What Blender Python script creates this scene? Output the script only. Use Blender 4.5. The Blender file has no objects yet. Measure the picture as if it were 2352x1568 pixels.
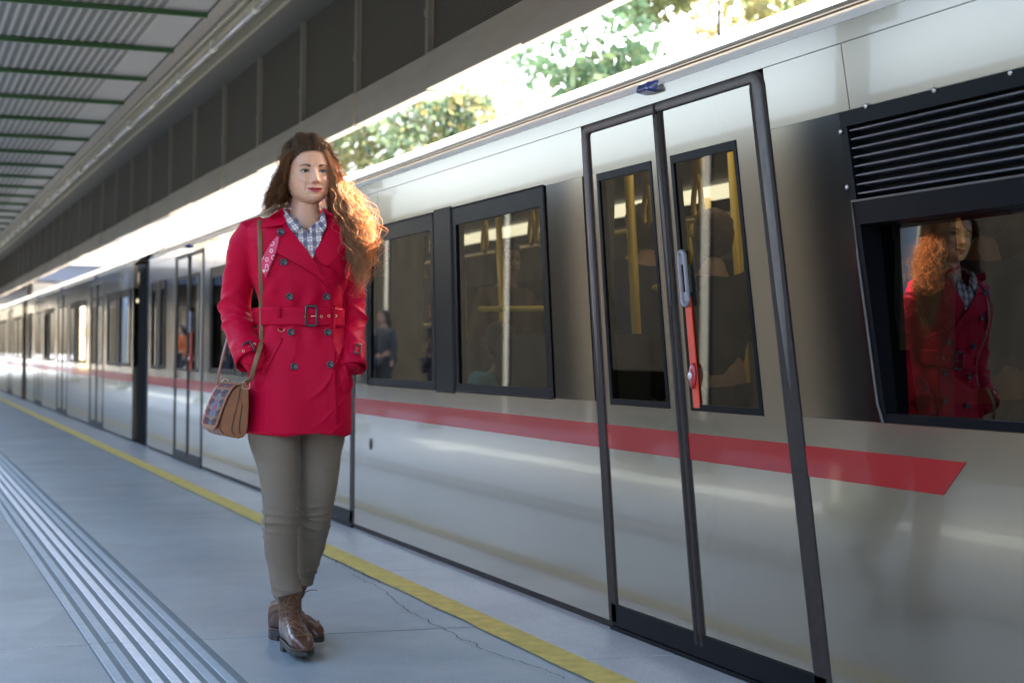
import bpy, bmesh, math, random
import numpy as np
from mathutils import Vector, Matrix, noise
from mathutils.bvhtree import BVHTree
random.seed(7); rng = np.random.default_rng(11)
S = bpy.context.scene
COL = S.collection
# ---------------------------------------------------------------- camera
F = 3850.0                                   # focal length in units of a 2352-wide picture
TH = math.atan(1426/F); PI = math.atan(33/F); RO = .012; CH = 1.02
f0 = Vector((math.sin(TH)*math.cos(PI), math.cos(TH)*math.cos(PI), math.sin(PI)))
r0 = Vector((math.cos(TH), -math.sin(TH), 0)); u0 = r0.cross(f0)
rr = r0*math.cos(RO)+u0*math.sin(RO); uu = u0*math.cos(RO)-r0*math.sin(RO)
cam = bpy.data.cameras.new('camera'); camo = bpy.data.objects.new('camera', cam); COL.objects.link(camo)
camo.matrix_world = Matrix(((rr.x, uu.x, -f0.x, 0), (rr.y, uu.y, -f0.y, 0), (rr.z, uu.z, -f0.z, CH), (0, 0, 0, 1)))
cam.sensor_width = 36; cam.lens = 36*F/2352; cam.clip_start = .05; cam.clip_end = 2000
cam.dof.use_dof = True; cam.dof.focus_distance = 5.65; cam.dof.aperture_fstop = 3.7
S.camera = camo
# ---------------------------------------------------------------- world and sun
SUN = Vector((.775, .25, .492)).normalized()
W = bpy.data.worlds.new('World'); S.world = W; W.use_nodes = True
nt = W.node_tree; sky = nt.nodes.new('ShaderNodeTexSky'); sky.sky_type = 'NISHITA'; sky.sun_disc = False
sky.sun_elevation = math.asin(SUN.z); sky.sun_rotation = math.atan2(SUN.x, SUN.y); sky.dust_density = 5.0; sky.air_density = .85; sky.ozone_density = .7
nt.links.new(sky.outputs[0], nt.nodes['Background'].inputs[0]); nt.nodes['Background'].inputs[1].default_value = .15
sl = bpy.data.lights.new('sun', 'SUN'); sl.energy = 5; sl.angle = math.radians(.5); sl.color = (1, .9, .76)
so = bpy.data.objects.new('sun', sl); COL.objects.link(so); so.rotation_euler = SUN.to_track_quat('Z', 'Y').to_euler()
S.view_settings.view_transform = 'Standard'; S.view_settings.look = 'None'; S.view_settings.gamma = 1
S.view_settings.exposure = 3.8
S.cycles.max_bounces = 10; S.cycles.transparent_max_bounces = 24

# ---------------------------------------------------------------- helpers
def pxray(x, y): return f0*F + rr*(x-1176) - uu*(y-784)
def onX(x, y, X):
    d = pxray(x, y); t = X/d.x; return t*d.y, CH+t*d.z
MATS = {}
def mat(name, base=(.5,.5,.5), rough=.6, metal=0, coat=0, spec=.5, noise_s=0, noise_a=0, bump=0, bump_s=200, emit=None, estr=0, trans=0, sheen=0, attr=None, coatr=.05, stretch=None):
    if name in MATS: return MATS[name]
    m = bpy.data.materials.new(name); m.use_nodes = True; n = m.node_tree.nodes; l = m.node_tree.links
    b = n['Principled BSDF']; b.inputs['Base Color'].default_value = (*base, 1); b.inputs['Roughness'].default_value = rough
    b.inputs['Metallic'].default_value = metal; b.inputs['Coat Weight'].default_value = coat; b.inputs['Coat Roughness'].default_value = coatr
    b.inputs['Specular IOR Level'].default_value = spec; b.inputs['Sheen Weight'].default_value = sheen
    src = None
    if attr:
        a = n.new('ShaderNodeVertexColor'); a.layer_name = attr; src = a.outputs[0]; l.new(src, b.inputs['Base Color'])
    tc = n.new('ShaderNodeTexCoord'); co = tc.outputs['Object']
    if stretch:
        mp = n.new('ShaderNodeMapping'); mp.inputs['Scale'].default_value = stretch; l.new(co, mp.inputs[0]); co = mp.outputs[0]
    if noise_a:
        t = n.new('ShaderNodeTexNoise'); t.inputs['Scale'].default_value = noise_s; t.inputs['Detail'].default_value = 6; t.inputs['Roughness'].default_value = .65
        l.new(co, t.inputs[0])
        r = n.new('ShaderNodeMapRange'); r.inputs[1].default_value = .25; r.inputs[2].default_value = .75; r.inputs[3].default_value = 1-noise_a; r.inputs[4].default_value = 1+noise_a
        l.new(t.outputs[0], r.inputs[0])
        x = n.new('ShaderNodeMix'); x.data_type = 'RGBA'; x.blend_type = 'MULTIPLY'; x.inputs[0].default_value = 1
        if src: l.new(src, x.inputs[6])
        else: x.inputs[6].default_value = (*base, 1)
        l.new(r.outputs[0], x.inputs[7]); l.new(x.outputs[2], b.inputs['Base Color'])
    if bump:
        t = n.new('ShaderNodeTexNoise'); t.inputs['Scale'].default_value = bump_s; t.inputs['Detail'].default_value = 3
        l.new(tc.outputs['Object'], t.inputs[0]); bp = n.new('ShaderNodeBump'); bp.inputs['Strength'].default_value = bump; bp.inputs['Distance'].default_value = .01
        l.new(t.outputs[0], bp.inputs['Height']); l.new(bp.outputs[0], b.inputs['Normal'])
    if emit: b.inputs['Emission Color'].default_value = (*emit, 1); b.inputs['Emission Strength'].default_value = estr
    if trans:
        tr = n.new('ShaderNodeBsdfTranslucent'); tr.inputs[0].default_value = (*base, 1); mx = n.new('ShaderNodeMixShader'); mx.inputs[0].default_value = trans
        l.new(b.outputs[0], mx.inputs[1]); l.new(tr.outputs[0], mx.inputs[2]); l.new(mx.outputs[0], n['Material Output'].inputs[0])
        if src: l.new(src, tr.inputs[0])
    MATS[name] = m; return m
def addobj(name, me, m=None, parent=None):
    o = bpy.data.objects.new(name, me); COL.objects.link(o)
    if m: me.materials.append(m)
    if parent: o.parent = parent
    return o
def tag(o, label=None, cat=None, group=None, kind=None):
    if label: o['label'] = label
    if cat: o['category'] = cat
    if group: o['group'] = group
    if kind: o['kind'] = kind
    return o
def empty(name, loc=(0,0,0), rz=0, **k):
    o = bpy.data.objects.new(name, None); COL.objects.link(o); o.location = loc; o.rotation_euler = (0,0,rz); o.empty_display_size = .1
    return tag(o, **k)
def copy_tree(o, parent=None):
    c = o.copy(); COL.objects.link(c); c.parent = parent
    for ch in [x for x in bpy.data.objects if x.parent == o]: copy_tree(ch, c)
    return c
class MB:
    def __init__(s): s.v = []; s.f = []
    def add(s, v, f):
        k = len(s.v); s.v += [tuple(p) for p in v]; s.f += [tuple(k+i for i in q) for q in f]; return s
    def hexa(s, c):                             # 8 corners: bottom loop, top loop
        return s.add(c, [(0,3,2,1),(4,5,6,7),(0,1,5,4),(1,2,6,5),(2,3,7,6),(3,0,4,7)])
    def box(s, x0, x1, y0, y1, z0, z1, R=None, T=None):
        c = [Vector(p) for p in ((x0,y0,z0),(x1,y0,z0),(x1,y1,z0),(x0,y1,z0),(x0,y0,z1),(x1,y0,z1),(x1,y1,z1),(x0,y1,z1))]
        if R: c = [R @ p for p in c]
        if T: c = [p+Vector(T) for p in c]
        return s.hexa(c)
    def tube(s, pts, r, n=8, r2=None, caps=True, up=None, power=1):
        pts = [Vector(p) for p in pts]; N = len(pts)
        if not hasattr(r, '__len__'): r = [r]*N
        if r2 is None: r2 = r
        elif not hasattr(r2, '__len__'): r2 = [r2]*N
        k = len(s.v); prev = None
        for i, p in enumerate(pts):
            t = (pts[min(i+1,N-1)]-pts[max(i-1,0)]).normalized()
            if up is not None: a = Vector(up)
            elif prev is not None: a = prev
            else: a = Vector((0,0,1)) if abs(t.z) < .9 else Vector((1,0,0))
            a = (a-t*a.dot(t)).normalized(); prev = a; b = t.cross(a)
            for j in range(n):
                q = 2*math.pi*j/n; c, d = math.cos(q), math.sin(q)
                if power != 1: c = math.copysign(abs(c)**power, c); d = math.copysign(abs(d)**power, d)
                s.v.append(tuple(p+a*c*r[i]+b*d*r2[i]))
        for i in range(N-1):
            for j in range(n):
                s.f.append((k+i*n+j, k+i*n+(j+1)%n, k+(i+1)*n+(j+1)%n, k+(i+1)*n+j))
        if caps: s.f.append(tuple(k+j for j in reversed(range(n)))); s.f.append(tuple(k+(N-1)*n+j for j in range(n)))
        return s
    def ring(s, pts, r, n=6): 
        pts = list(pts); return s.tube(pts+[pts[0], pts[1]], r, n, caps=False)
    def sphere(s, c, rx, ry=None, rz=None, n=12, R=None):
        ry = ry or rx; rz = rz or rx; k = len(s.v); c = Vector(c)
        for i in range(n+1):
            a = math.pi*i/n
            for j in range(2*n):
                b = math.pi*j/n; p = Vector((rx*math.sin(a)*math.cos(b), ry*math.sin(a)*math.sin(b), rz*math.cos(a)))
                if R: p = R @ p
                s.v.append(tuple(c+p))
        for i in range(n):
            for j in range(2*n): s.f.append((k+i*2*n+j, k+(i+1)*2*n+j, k+(i+1)*2*n+(j+1)%(2*n), k+i*2*n+(j+1)%(2*n)))
        return s
    def grid(s, P):                              # P[i][j] points
        k = len(s.v); n = len(P[0])
        for row in P: s.v += [tuple(p) for p in row]
        for i in range(len(P)-1):
            for j in range(n-1): s.f.append((k+i*n+j, k+i*n+j+1, k+(i+1)*n+j+1, k+(i+1)*n+j))
        return s
    def mesh(s, name='mesh', smooth=False):
        me = bpy.data.meshes.new(name); me.from_pydata(s.v, [], s.f); me.update()
        if smooth: me.polygons.foreach_set('use_smooth', [True]*len(me.polygons))
        return me
    def build(s, name, m=None, parent=None, smooth=False, solid=0, bevel=0, sub=0, fixn=False):
        me = s.mesh(name, smooth)
        if fixn:
            bm = bmesh.new(); bm.from_mesh(me); bmesh.ops.remove_doubles(bm, verts=bm.verts, dist=1e-5); bmesh.ops.recalc_face_normals(bm, faces=bm.faces); bm.to_mesh(me); bm.free()
        o = addobj(name, me, m, parent)
        if solid: q = o.modifiers.new('solid', 'SOLIDIFY'); q.thickness = solid; q.offset = 0
        if bevel: q = o.modifiers.new('bevel', 'BEVEL'); q.width = bevel; q.segments = 2; q.limit_method = 'ANGLE'
        if sub: q = o.modifiers.new('sub', 'SUBSURF'); q.levels = q.render_levels = sub
        return o
def evalmesh(o, name):
    dg = bpy.context.evaluated_depsgraph_get(); dg.update(); me = bpy.data.meshes.new_from_object(o.evaluated_get(dg)); me.name = name
    return me
def remesh(mb, voxel, smooth_iter=4, name='mesh'):
    o = mb.build('tmp', fixn=True); q = o.modifiers.new('r', 'REMESH'); q.mode = 'VOXEL'; q.voxel_size = voxel
    if smooth_iter: q = o.modifiers.new('s', 'SMOOTH'); q.iterations = smooth_iter; q.factor = .6
    me = evalmesh(o, name); bpy.data.objects.remove(o); me.polygons.foreach_set('use_smooth', [True]*len(me.polygons)); me.materials.clear(); return me
def setcol(me, cols, name='Col'):
    a = me.color_attributes.new(name, 'FLOAT_COLOR', 'POINT'); c = np.ones((len(me.vertices), 4), np.float32); c[:, :3] = cols; a.data.foreach_set('color', c.ravel())
def ss(x, a, b): t = min(1, max(0, (x-a)/(b-a))); return t*t*(3-2*t)
def lerp(x, X, Y): return float(np.interp(x, X, Y))

# ---------------------------------------------------------------- materials
CREAM = (.265, .216, .150)
def wob(m, sc, st, scale=(1,.35,1)):
    n = m.node_tree.nodes; l = m.node_tree.links; tc = n.new('ShaderNodeTexCoord'); mp = n.new('ShaderNodeMapping'); mp.inputs['Scale'].default_value = scale
    t = n.new('ShaderNodeTexNoise'); t.inputs['Scale'].default_value = sc; t.inputs['Detail'].default_value = 2
    l.new(tc.outputs['Object'], mp.inputs[0]); l.new(mp.outputs[0], t.inputs[0]); bp = n.new('ShaderNodeBump'); bp.inputs['Strength'].default_value = st; bp.inputs['Distance'].default_value = .01
    l.new(t.outputs[0], bp.inputs['Height']); b = n['Principled BSDF']; l.new(bp.outputs[0], b.inputs['Normal']); l.new(bp.outputs[0], b.inputs['Coat Normal'])
mpaint = mat('cream_paint', CREAM, .16, .6, .3, coatr=.02, noise_s=1.4, noise_a=.04); wob(mpaint, 1.3, .02, (1,.7,1))
mroof = mat('roof_paint', (.84,.80,.72), .45, noise_s=1.5, noise_a=.05)
mgrad = mat('printed_fade', CREAM, .15, .8, .06, spec=.1, attr='Col')
mstripe = mat('red_stripe', (.34,.004,.006), .4, 0, .3, spec=.2)
mblack = mat('black_gloss', (.006,.0065,.008), .3, 0, 0, spec=.04)
mrub = mat('rubber_seal', (.040,.031,.026), .6, 0, 0, spec=.15, noise_s=30, noise_a=.25)
mseal = mat('grey_seal', (.13,.112,.095), .45, 0, .1, spec=.35, noise_s=20, noise_a=.2)
mdark = mat('underframe', (.02,.02,.02), .7)
mmetal = mat('brushed_metal', (.55,.53,.5), .3, 1)
mint = mat('interior_panel', (.022,.022,.021), .6)
mintd = mat('interior_dark', (.035,.036,.04), .7)
myel = mat('yellow_rail', (.85,.55,.03), .4, 0, .4)
mlamp = mat('interior_lamp_and_fill', (.8,.7,.5), .5, emit=(1,.84,.56), estr=.17)
def glassmat(name, tint, refl=1.0, ior=1.5):
    m = bpy.data.materials.new(name); m.use_nodes = True; n = m.node_tree.nodes; l = m.node_tree.links; n.remove(n['Principled BSDF'])
    t = n.new('ShaderNodeBsdfTransparent'); t.inputs[0].default_value = (*tint, 1); g = n.new('ShaderNodeBsdfGlossy'); g.inputs['Roughness'].default_value = .008; g.inputs[0].default_value = (refl,)*3+(1,)
    fr = n.new('ShaderNodeFresnel'); fr.inputs[0].default_value = ior; mx = n.new('ShaderNodeMixShader'); l.new(fr.outputs[0], mx.inputs[0]); l.new(t.outputs[0], mx.inputs[1]); l.new(g.outputs[0], mx.inputs[2]); l.new(mx.outputs[0], n['Material Output'].inputs[0]); return m
mglass = glassmat('tinted_glass', (.42,.46,.45)); mglassd = glassmat('dark_glass', (.16,.17,.17), 1.0, 1.75)

# ---------------------------------------------------------------- ground, platform
def structure(name, o=None): o['kind'] = 'structure'; return o
def concrete(name, base, slab=None, bigs=.6, biga=.12, tinta=None):
    m = mat(name, base, .62, 0, 0, .5); n = m.node_tree.nodes; l = m.node_tree.links; b = n['Principled BSDF']; tc = n.new('ShaderNodeTexCoord')
    def nz(s, d=8, r=.6):
        t = n.new('ShaderNodeTexNoise'); t.inputs['Scale'].default_value = s; t.inputs['Detail'].default_value = d; t.inputs['Roughness'].default_value = r; l.new(tc.outputs['Object'], t.inputs[0]); return t.outputs[0]
    def mr(v, lo, hi, a=.3, bb=.7):
        r = n.new('ShaderNodeMapRange'); r.inputs[1].default_value = a; r.inputs[2].default_value = bb; r.inputs[3].default_value = lo; r.inputs[4].default_value = hi; l.new(v, r.inputs[0]); return r.outputs[0]
    def mul(a, c):
        q = n.new('ShaderNodeMath'); q.operation = 'MULTIPLY'; l.new(a, q.inputs[0]); l.new(c, q.inputs[1]); return q.outputs[0]
    fac = mul(mul(mr(nz(bigs), 1-biga, 1+biga), mr(nz(9, 6), .93, 1.07)), mr(nz(150, 3), .72, 1.2))
    x = n.new('ShaderNodeMix'); x.data_type = 'RGBA'; x.blend_type = 'MULTIPLY'; x.inputs[0].default_value = 1; x.inputs[6].default_value = (*base, 1); l.new(fac, x.inputs[7]); l.new(x.outputs[2], b.inputs['Base Color'])
    l.new(mr(nz(1.7), .30, .44), b.inputs['Roughness']); b.inputs['Specular IOR Level'].default_value = 1.0
    bp = n.new('ShaderNodeBump'); bp.inputs['Strength'].default_value = .35; bp.inputs['Distance'].default_value = .004; l.new(nz(120, 4), bp.inputs['Height']); l.new(bp.outputs[0], b.inputs['Normal'])
    return m
mplat = concrete('platform_asphalt', (.30,.352,.362), biga=.2); medge = concrete('edge_concrete', (.50,.49,.465), biga=.08)
o = MB().box(-900, 900, -900, 900, -1.4, -1.15).build('ground', concrete('gravel_ground', (.15,.143,.127))); structure('ground', o)
Y0, Y1 = -14, 80
jo = [1.59, 5.97, 10.35, 14.73, 19.11, 23.5, 27.9, 32.3, 36.6, 41, 45.4, 49.8, 54.2, 60, 66]
pb = MB(); ys = [Y0]+[-2.8]+jo+[Y1]
for a, b in zip(ys, ys[1:]): pb.box(-3.6, 2.195, a+.006, b-.006, -.25, 0)
o = pb.build('platform', mplat, bevel=.003); structure('platform', o)
o = MB().box(-3.6, 2.5, Y0, Y1, -1.15, -.251).build('platform_base', medge); structure('platform_base', o)
eb = MB(); y = Y0
while y < Y1: eb.box(2.198, 2.58, y+.003, y+2.397, -.25, .004); y += 2.4
o = eb.build('platform_edge', medge, bevel=.006); structure('platform_edge', o)
# yellow line with worn left edge
yl = MB(); N = 900; A = []; B = []
for i in range(N+1):
    y = 2+ (Y1-2)*(i/N)**1.6; w = noise.noise(Vector((y*3, 1, 0)))*.010+noise.noise(Vector((y*17, 1, 0)))*.006
    A.append((2.075+w, y, .005)); B.append((2.198+noise.noise(Vector((y*6, 5, 0)))*.004, y, .008))
yl.grid([A, B]); my = mat('yellow_line', (.76,.56,.14), .6, noise_s=14, noise_a=.22, bump=.2)
o = yl.build('yellow_line', my); tag(o, 'worn yellow safety line painted along the platform edge', 'platform line')
# crack and patch beside the line
mcr = mat('crack_dark', (.025,.03,.035), .9)
def ribbon(mb, pts, w, z=.0045):
    L = []; R_ = []
    for i, p in enumerate(pts):
        a = pts[max(i-1,0)]; b = pts[min(i+1,len(pts)-1)]; t = Vector((b[0]-a[0], b[1]-a[1], 0)).normalized(); s_ = Vector((-t.y, t.x, 0)); ww = w*(.5+random.random())*.5
        L.append(Vector((p[0],p[1],z))+s_*ww); R_.append(Vector((p[0],p[1],z))-s_*ww)
    mb.grid([L, R_])
cr = MB(); pts = []
for i in range(160):
    y = 4.9+i*.0165; pts.append((2.045-.07*ss(y,5.0,5.5)*(1-ss(y,6.3,7.1))-.035+.022*noise.noise(Vector((y*9,0,0)))+.012*noise.noise(Vector((y*40,3,0))), y))
ribbon(cr, pts, .0036)
pts = [(2.06+.02*noise.noise(Vector((y*12,7,0))), y) for y in np.arange(7.2, 9.4, .03)]; ribbon(cr, pts, .004)
o = cr.build('pavement_crack', mcr); structure('crack', o)
# tactile strip
tp = empty('tactile_paving', (.85, 0, 0), label='ribbed white tactile guide strip running along the platform', cat='tactile paving')
mt1 = mat('tactile_white', (.66,.66,.64), .8, spec=.2, noise_s=25, noise_a=.10, bump=.15); mt2 = mat('tactile_grey', (.36,.40,.40), .8, spec=.2, noise_s=25, noise_a=.12, bump=.15)
js = [5.97+1.275*k for k in range(-7, 44)]
for k in range(7):
    x = .665+k*.0545; b = MB()
    for a, c in zip(js, js[1:]):
        z = .0045; xa, xb = x-.85, x-.85+.027
        b.hexa([(xa-.004,a+.008,.0005),(xb+.004,a+.008,.0005),(xb+.004,c-.008,.0005),(xa-.004,c-.008,.0005),(xa,a+.011,z),(xb,a+.011,z),(xb,c-.011,z),(xa,c-.011,z)])
    b.build('rib', mt1 if 2 <= k <= 4 else mt2, tp)
b = MB()
for a, c in zip(js, js[1:]): b.box(-.195, .2, a+.004, c-.004, .0003, .0015)
b.build('base_tile', mat('tactile_base', (.13,.165,.175), .6, noise_s=40, noise_a=.15), tp)

# ---------------------------------------------------------------- canopy
cp = empty('station_canopy', (0,8,0), label='long grey platform canopy with green ribs and dark mesh fascia', cat='canopy')
def cb(mb, name, m, **k):
    mb.v = [(p[0], p[1]-8, p[2]) for p in mb.v]; return mb.build(name, m, cp, **k)
CE = 76; PO = [7.2+1.497*k for k in range(-10, 46)]
mconc = mat('fascia_metal', (.30,.27,.22), .55, .1, noise_s=5, noise_a=.12, stretch=(1,.4,3)); msof = mat('soffit_grey', (.075,.075,.068), .6, noise_s=4, noise_a=.15, stretch=(1,.3,1))
for i, (a, b) in enumerate(zip(PO, PO[1:])):
    dx = .014*((i*7)%3-1); q = MB().box(2.70+dx*.5, 2.775+dx, a+.004, b-.004, 2.452+.007*((i*5)%3-1), 2.655); cb(q, 'fascia_board', mconc, bevel=.004)
mmesh = mat('dark_mesh', (.05,.045,.035), .7)
n = mmesh.node_tree.nodes; l = mmesh.node_tree.links; tc = n.new('ShaderNodeTexCoord'); mp = n.new('ShaderNodeMapping'); mp.inputs['Scale'].default_value = (1,85,85); mp.inputs['Rotation'].default_value = (math.radians(45),0,0)
ck = n.new('ShaderNodeTexChecker'); ck.inputs['Scale'].default_value = 1; ck.inputs[1].default_value = (.085,.07,.048,1); ck.inputs[2].default_value = (.02,.017,.012,1)
l.new(tc.outputs['Object'], mp.inputs[0]); l.new(mp.outputs[0], ck.inputs[0]); l.new(ck.outputs[0], n['Principled BSDF'].inputs[0])
for a, b in zip(PO, PO[1:]): cb(MB().box(2.735, 2.75, a+.03, b-.03, 2.655, 3.37), 'mesh_panel', mmesh)
mpost = mat('post_grey', (.17,.155,.125), .6)
for a in PO: cb(MB().box(2.705, 2.745, a-.028, a+.028, 2.656, 3.37).box(2.70, 2.705, a-.035, a+.035, 2.86, 2.90), 'mullion', mpost)
cb(MB().box(2.46, 2.82, PO[0], CE, 3.372, 3.55), 'edge_beam', msof)
mcrm = mat('channel_cream', (.30,.275,.20), .5, noise_s=6, noise_a=.1)
cb(MB().box(2.43, 2.458, PO[0], CE, 3.36, 3.45).box(2.18, 2.43, PO[0], CE, 3.44, 3.46).box(2.165, 2.18, PO[0], CE, 3.36, 3.46), 'light_trough', mcrm)
b = MB()
for i in range(44): b.box(2.05, 2.163, PO[0]+i*1.497+.003+1.0, PO[0]+(i+1)*1.497-.003+1.0, 3.385, 3.41)
cb(b, 'trim_strip', mat('trim_grey', (.15,.143,.127), .5))
mceil = mat('ceiling_panel', (.28,.28,.275), .6); cb(MB().box(1.765, 2.048, PO[0], CE, 3.405, 3.43), 'ceiling_edge_panel', mceil)
mperf = mat('perforated_ceiling', (.3,.3,.3), .5); n = mperf.node_tree.nodes; l = mperf.node_tree.links; tc = n.new('ShaderNodeTexCoord'); sp = n.new('ShaderNodeSeparateXYZ'); l.new(tc.outputs['Object'], sp.inputs[0])
def mth(op, a, b=None):
    q = n.new('ShaderNodeMath'); q.operation = op
    for i, v in enumerate((a, b)):
        if v is None: continue
        if isinstance(v, (int, float)): q.inputs[i].default_value = v
        else: l.new(v, q.inputs[i])
    return q.outputs[0]
gx = mth('LESS_THAN', mth('FRACT', mth('DIVIDE', mth('SUBTRACT', sp.outputs[0], 1.765), .068)), .60)
gy = mth('LESS_THAN', mth('FRACT', mth('DIVIDE', sp.outputs[1], .085)), .74); hole = mth('MULTIPLY', gx, gy)
mx = n.new('ShaderNodeMix'); mx.data_type = 'RGBA'; l.new(hole, mx.inputs[0]); mx.inputs[6].default_value = (.28,.28,.27,1); mx.inputs[7].default_value = (.006,.012,.011,1); l.new(mx.outputs[2], n['Principled BSDF'].inputs[0])
cb(MB().box(-.5, 1.762, PO[0], CE, 3.40, 3.425), 'perforated_ceiling', mperf)
cb(MB().box(-.8, 2.82, PO[0], CE, 3.552, 3.62), 'roof_deck', mat('roof_deck', (.25,.25,.25), .7))
cb(MB().box(-.8, -.5, PO[0], CE, 3.30, 3.55), 'edge_beam', msof)
mgr = mat('green_paint', (.017,.07,.015), .5, noise_s=3, noise_a=.2)
for k in range(-12, 43):
    y = 11.76+1.497*k
    cb(MB().box(-.5, 2.05, y-.014, y+.014, 3.36, 3.398), 'cross_rib', mgr, bevel=.006)
mtube = mat('tube_glass', (.55,.55,.6), .25, 0, .6); msock = mat('socket_cream', (.72,.68,.58), .5)
prev = None; y = 5.0
base_y = onX(587, 19, 2.31)[0]
for k in range(-8, 40):
    y = base_y+1.62*k
    if y > CE-2: break
    t = empty('tube_light', (2.31, y, 3.37)); tag(t, 'unlit fluorescent tube with cream end holders in the canopy trough', 'tube light', 'tube lights along the canopy trough') if prev is None else None
    if prev is None:
        bpy.data.objects.remove(t)
        t = empty('tube_light', (2.31, y, 3.37), label='unlit fluorescent tube with cream end holders in the canopy trough', cat='tube light', group='tube lights along the canopy trough')
        MB().tube([(0,.05,0),(0,1.57,0)], .014, 10).build('tube', mtube, t, smooth=True)
        MB().tube([(0,-.045,0),(0,-.03,0),(0,.03,0),(0,.05,0)], [.018,.027,.027,.018], 12).box(-.016,.016,-.03,.03,.01,.068).build('holder', msock, t, smooth=False)
        MB().box(.045,.05,.6,.64,.02,.068).build('bracket', msof, t); prev = t
    else:
        bpy.data.objects.remove(t); t = copy_tree(prev); t.location = (2.31, y, 3.37)

# ---------------------------------------------------------------- trains
X0 = 2.55
def lean0(s): return 0.0
def leanN(s): return max(0., min(.285, .24-(s-4.3)*.0415))
ROOF = [(2.55,1.99),(2.563,2.02),(2.60,2.043),(2.606,2.062),(2.70,2.115),(2.80,2.165),(2.9,2.220),(3.0,2.272),(3.3,2.32),(4.0,2.36),(4.7,2.32),(5.0,2.27),(5.25,2.18),(5.45,1.99)]
def make_car(s0, s1, doors, near, label, group='cars of the arriving metro train', fancy=True):
    lean = leanN if near else lean0
    def wp(s, z): return s+lean(s)*z
    car = empty('metro_car', (X0, (s0+s1)/2, 0), label=label, cat='metro car', group=group); oy = (s0+s1)/2
    def pq(mb, a, b, z0, z1, xo=0, xi=.05):
        mb.hexa([(xo, wp(a,z0)-oy, z0), (xi, wp(a,z0)-oy, z0), (xi, wp(b,z0)-oy, z0), (xo, wp(b,z0)-oy, z0), (xo, wp(a,z1)-oy, z1), (xi, wp(a,z1)-oy, z1), (xi, wp(b,z1)-oy, z1), (xo, wp(b,z1)-oy, z1)])
    def qd(mb, a, b, z0, z1, x): mb.add([(x, wp(b,z0)-oy, z0), (x, wp(a,z0)-oy, z0), (x, wp(a,z1)-oy, z1), (x, wp(b,z1)-oy, z1)], [(0,1,2,3)])
    def path(pts, x): return [Vector((x, wp(a, z)-oy, z)) for a, z in pts]
    def rrect(a, b, z0, z1, r, top_r=None):
        P = []
        for cx, cz, q in ((b-r, z1-r, 0), (a+r, z1-r, 90), (a+r, z0+r, 180), (b-r, z0+r, 270)):
            for k in range(5): t = math.radians(q+k*22.5); P.append((cx+r*math.cos(t), cz+r*math.sin(t)))
        return P
    zt = 1.93
    # body shell
    spans = []; a = s0
    for d in doors: spans.append((a, d[0])); a = d[1]
    spans.append((a, s1)); body = MB()
    for (a, b) in spans:
        body = MB(); seg = [a] + [x for x in np.arange(math.ceil(a), b, 1.0) if x-a > .2 and b-x > .2] + [b]
        for p, q in zip(seg, seg[1:]):
            pq(body, p, q, .032, .849)
        body.build('side_panel', mpaint, car, fixn=True); body = MB()
        for p, q in zip(seg, seg[1:]): pq(body, p, q, 1.731, zt)
        body.build('upper_panel', mpaint, car, fixn=True)
    body = MB()
    for p, q in zip(np.linspace(s0, s1, 18), np.linspace(s0, s1, 18)[1:]): pq(body, p, q, zt+.001, 1.989)
    body.build('cantrail', mpaint, car, fixn=True)
    # roof + far side
    r = MB(); rl = []
    for s_ in np.linspace(s0, s1, 18): rl.append([(x-X0, wp(s_, 2.0)-oy, z) for x, z in ROOF])
    r.grid(rl); r.build('roof', mroof, car, smooth=True)
    fw = MB(); fw.box(2.86, 2.9, s0-oy, s1-oy, -.1, 1.99); fw.box(.06, 2.85, s0-oy, s0-oy+.05, -.1, 2.0).box(.06, 2.85, s1-oy-.05, s1-oy, -.1, 2.0); fw.build('far_wall', mint, car)
    MB().box(.06, 2.85, s0-oy+.05, s1-oy-.05, -.12, .04).build('floor', mintd, car)
    MB().box(.05, 2.85, s0-oy+.05, s1-oy-.05, 2.06-.02, 2.07-.02).build('ceiling', mint, car)
    b = MB(); 
    for k in range(int((s1-s0)/2)): b.box(1.95, 2.16, s0-oy+.3+k*2, s0-oy+2.2+k*2, 1.985, 2.03); b.box(.45, .70, s0-oy+.3+k*2, s0-oy+2.2+k*2, 1.99, 2.035)  # second row, nearer the platform, is added out of view to brighten passengers
    b.build("ceiling_lamp_and_fill", mlamp, car)
    b = MB().box(.02, 2.8, s0-oy+.3, s1-oy-.3, -.9, -.14); b.build('underframe', mdark, car)
    # skirt curve under the panel
    pq2 = MB(); pq2.grid([[(.002, s_-oy, .030) for s_ in (s0+.05, s1-.05)], [(.012, s_-oy, -.03) for s_ in (s0+.05, s1-.05)], [(.02, s_-oy, -.08) for s_ in (s0+.05, s1-.05)], [(.06, s_-oy, -.16) for s_ in (s0+.05, s1-.05)]]); pq2.build('skirt', mrub, car)
    # gutter line
    g = MB(); g.tube([(.012, wp(s_,2.05)-oy, 2.047) for s_ in np.linspace(s0, s1, 18)], .008, 6); g.build('gutter', mpaint, car)
    # red stripe
    stop = 3.62 if near else s0
    for (a, b) in spans:
        if b < stop: continue
        st = MB()
        if near and a < stop:
            st.hexa([(-.002, 3.666-oy,.675),(.001, 3.666-oy,.675),(.001, wp(b,.675)-oy,.675),(-.002, wp(b,.675)-oy,.675),(-.002, 3.36+leanN(3.4)*.76-oy,.765),(.001, 3.36+leanN(3.4)*.76-oy,.765),(.001, wp(b,.765)-oy,.765),(-.002, wp(b,.765)-oy,.765)])
        else:
            seg = np.linspace(a, b, 4)
            for p, q in zip(seg, seg[1:]): pq(st, p, q, .675, .765, -.002, .001)
        st.build('red_stripe', mstripe, car, fixn=True)
    # windows between doors
    ends = []
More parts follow.
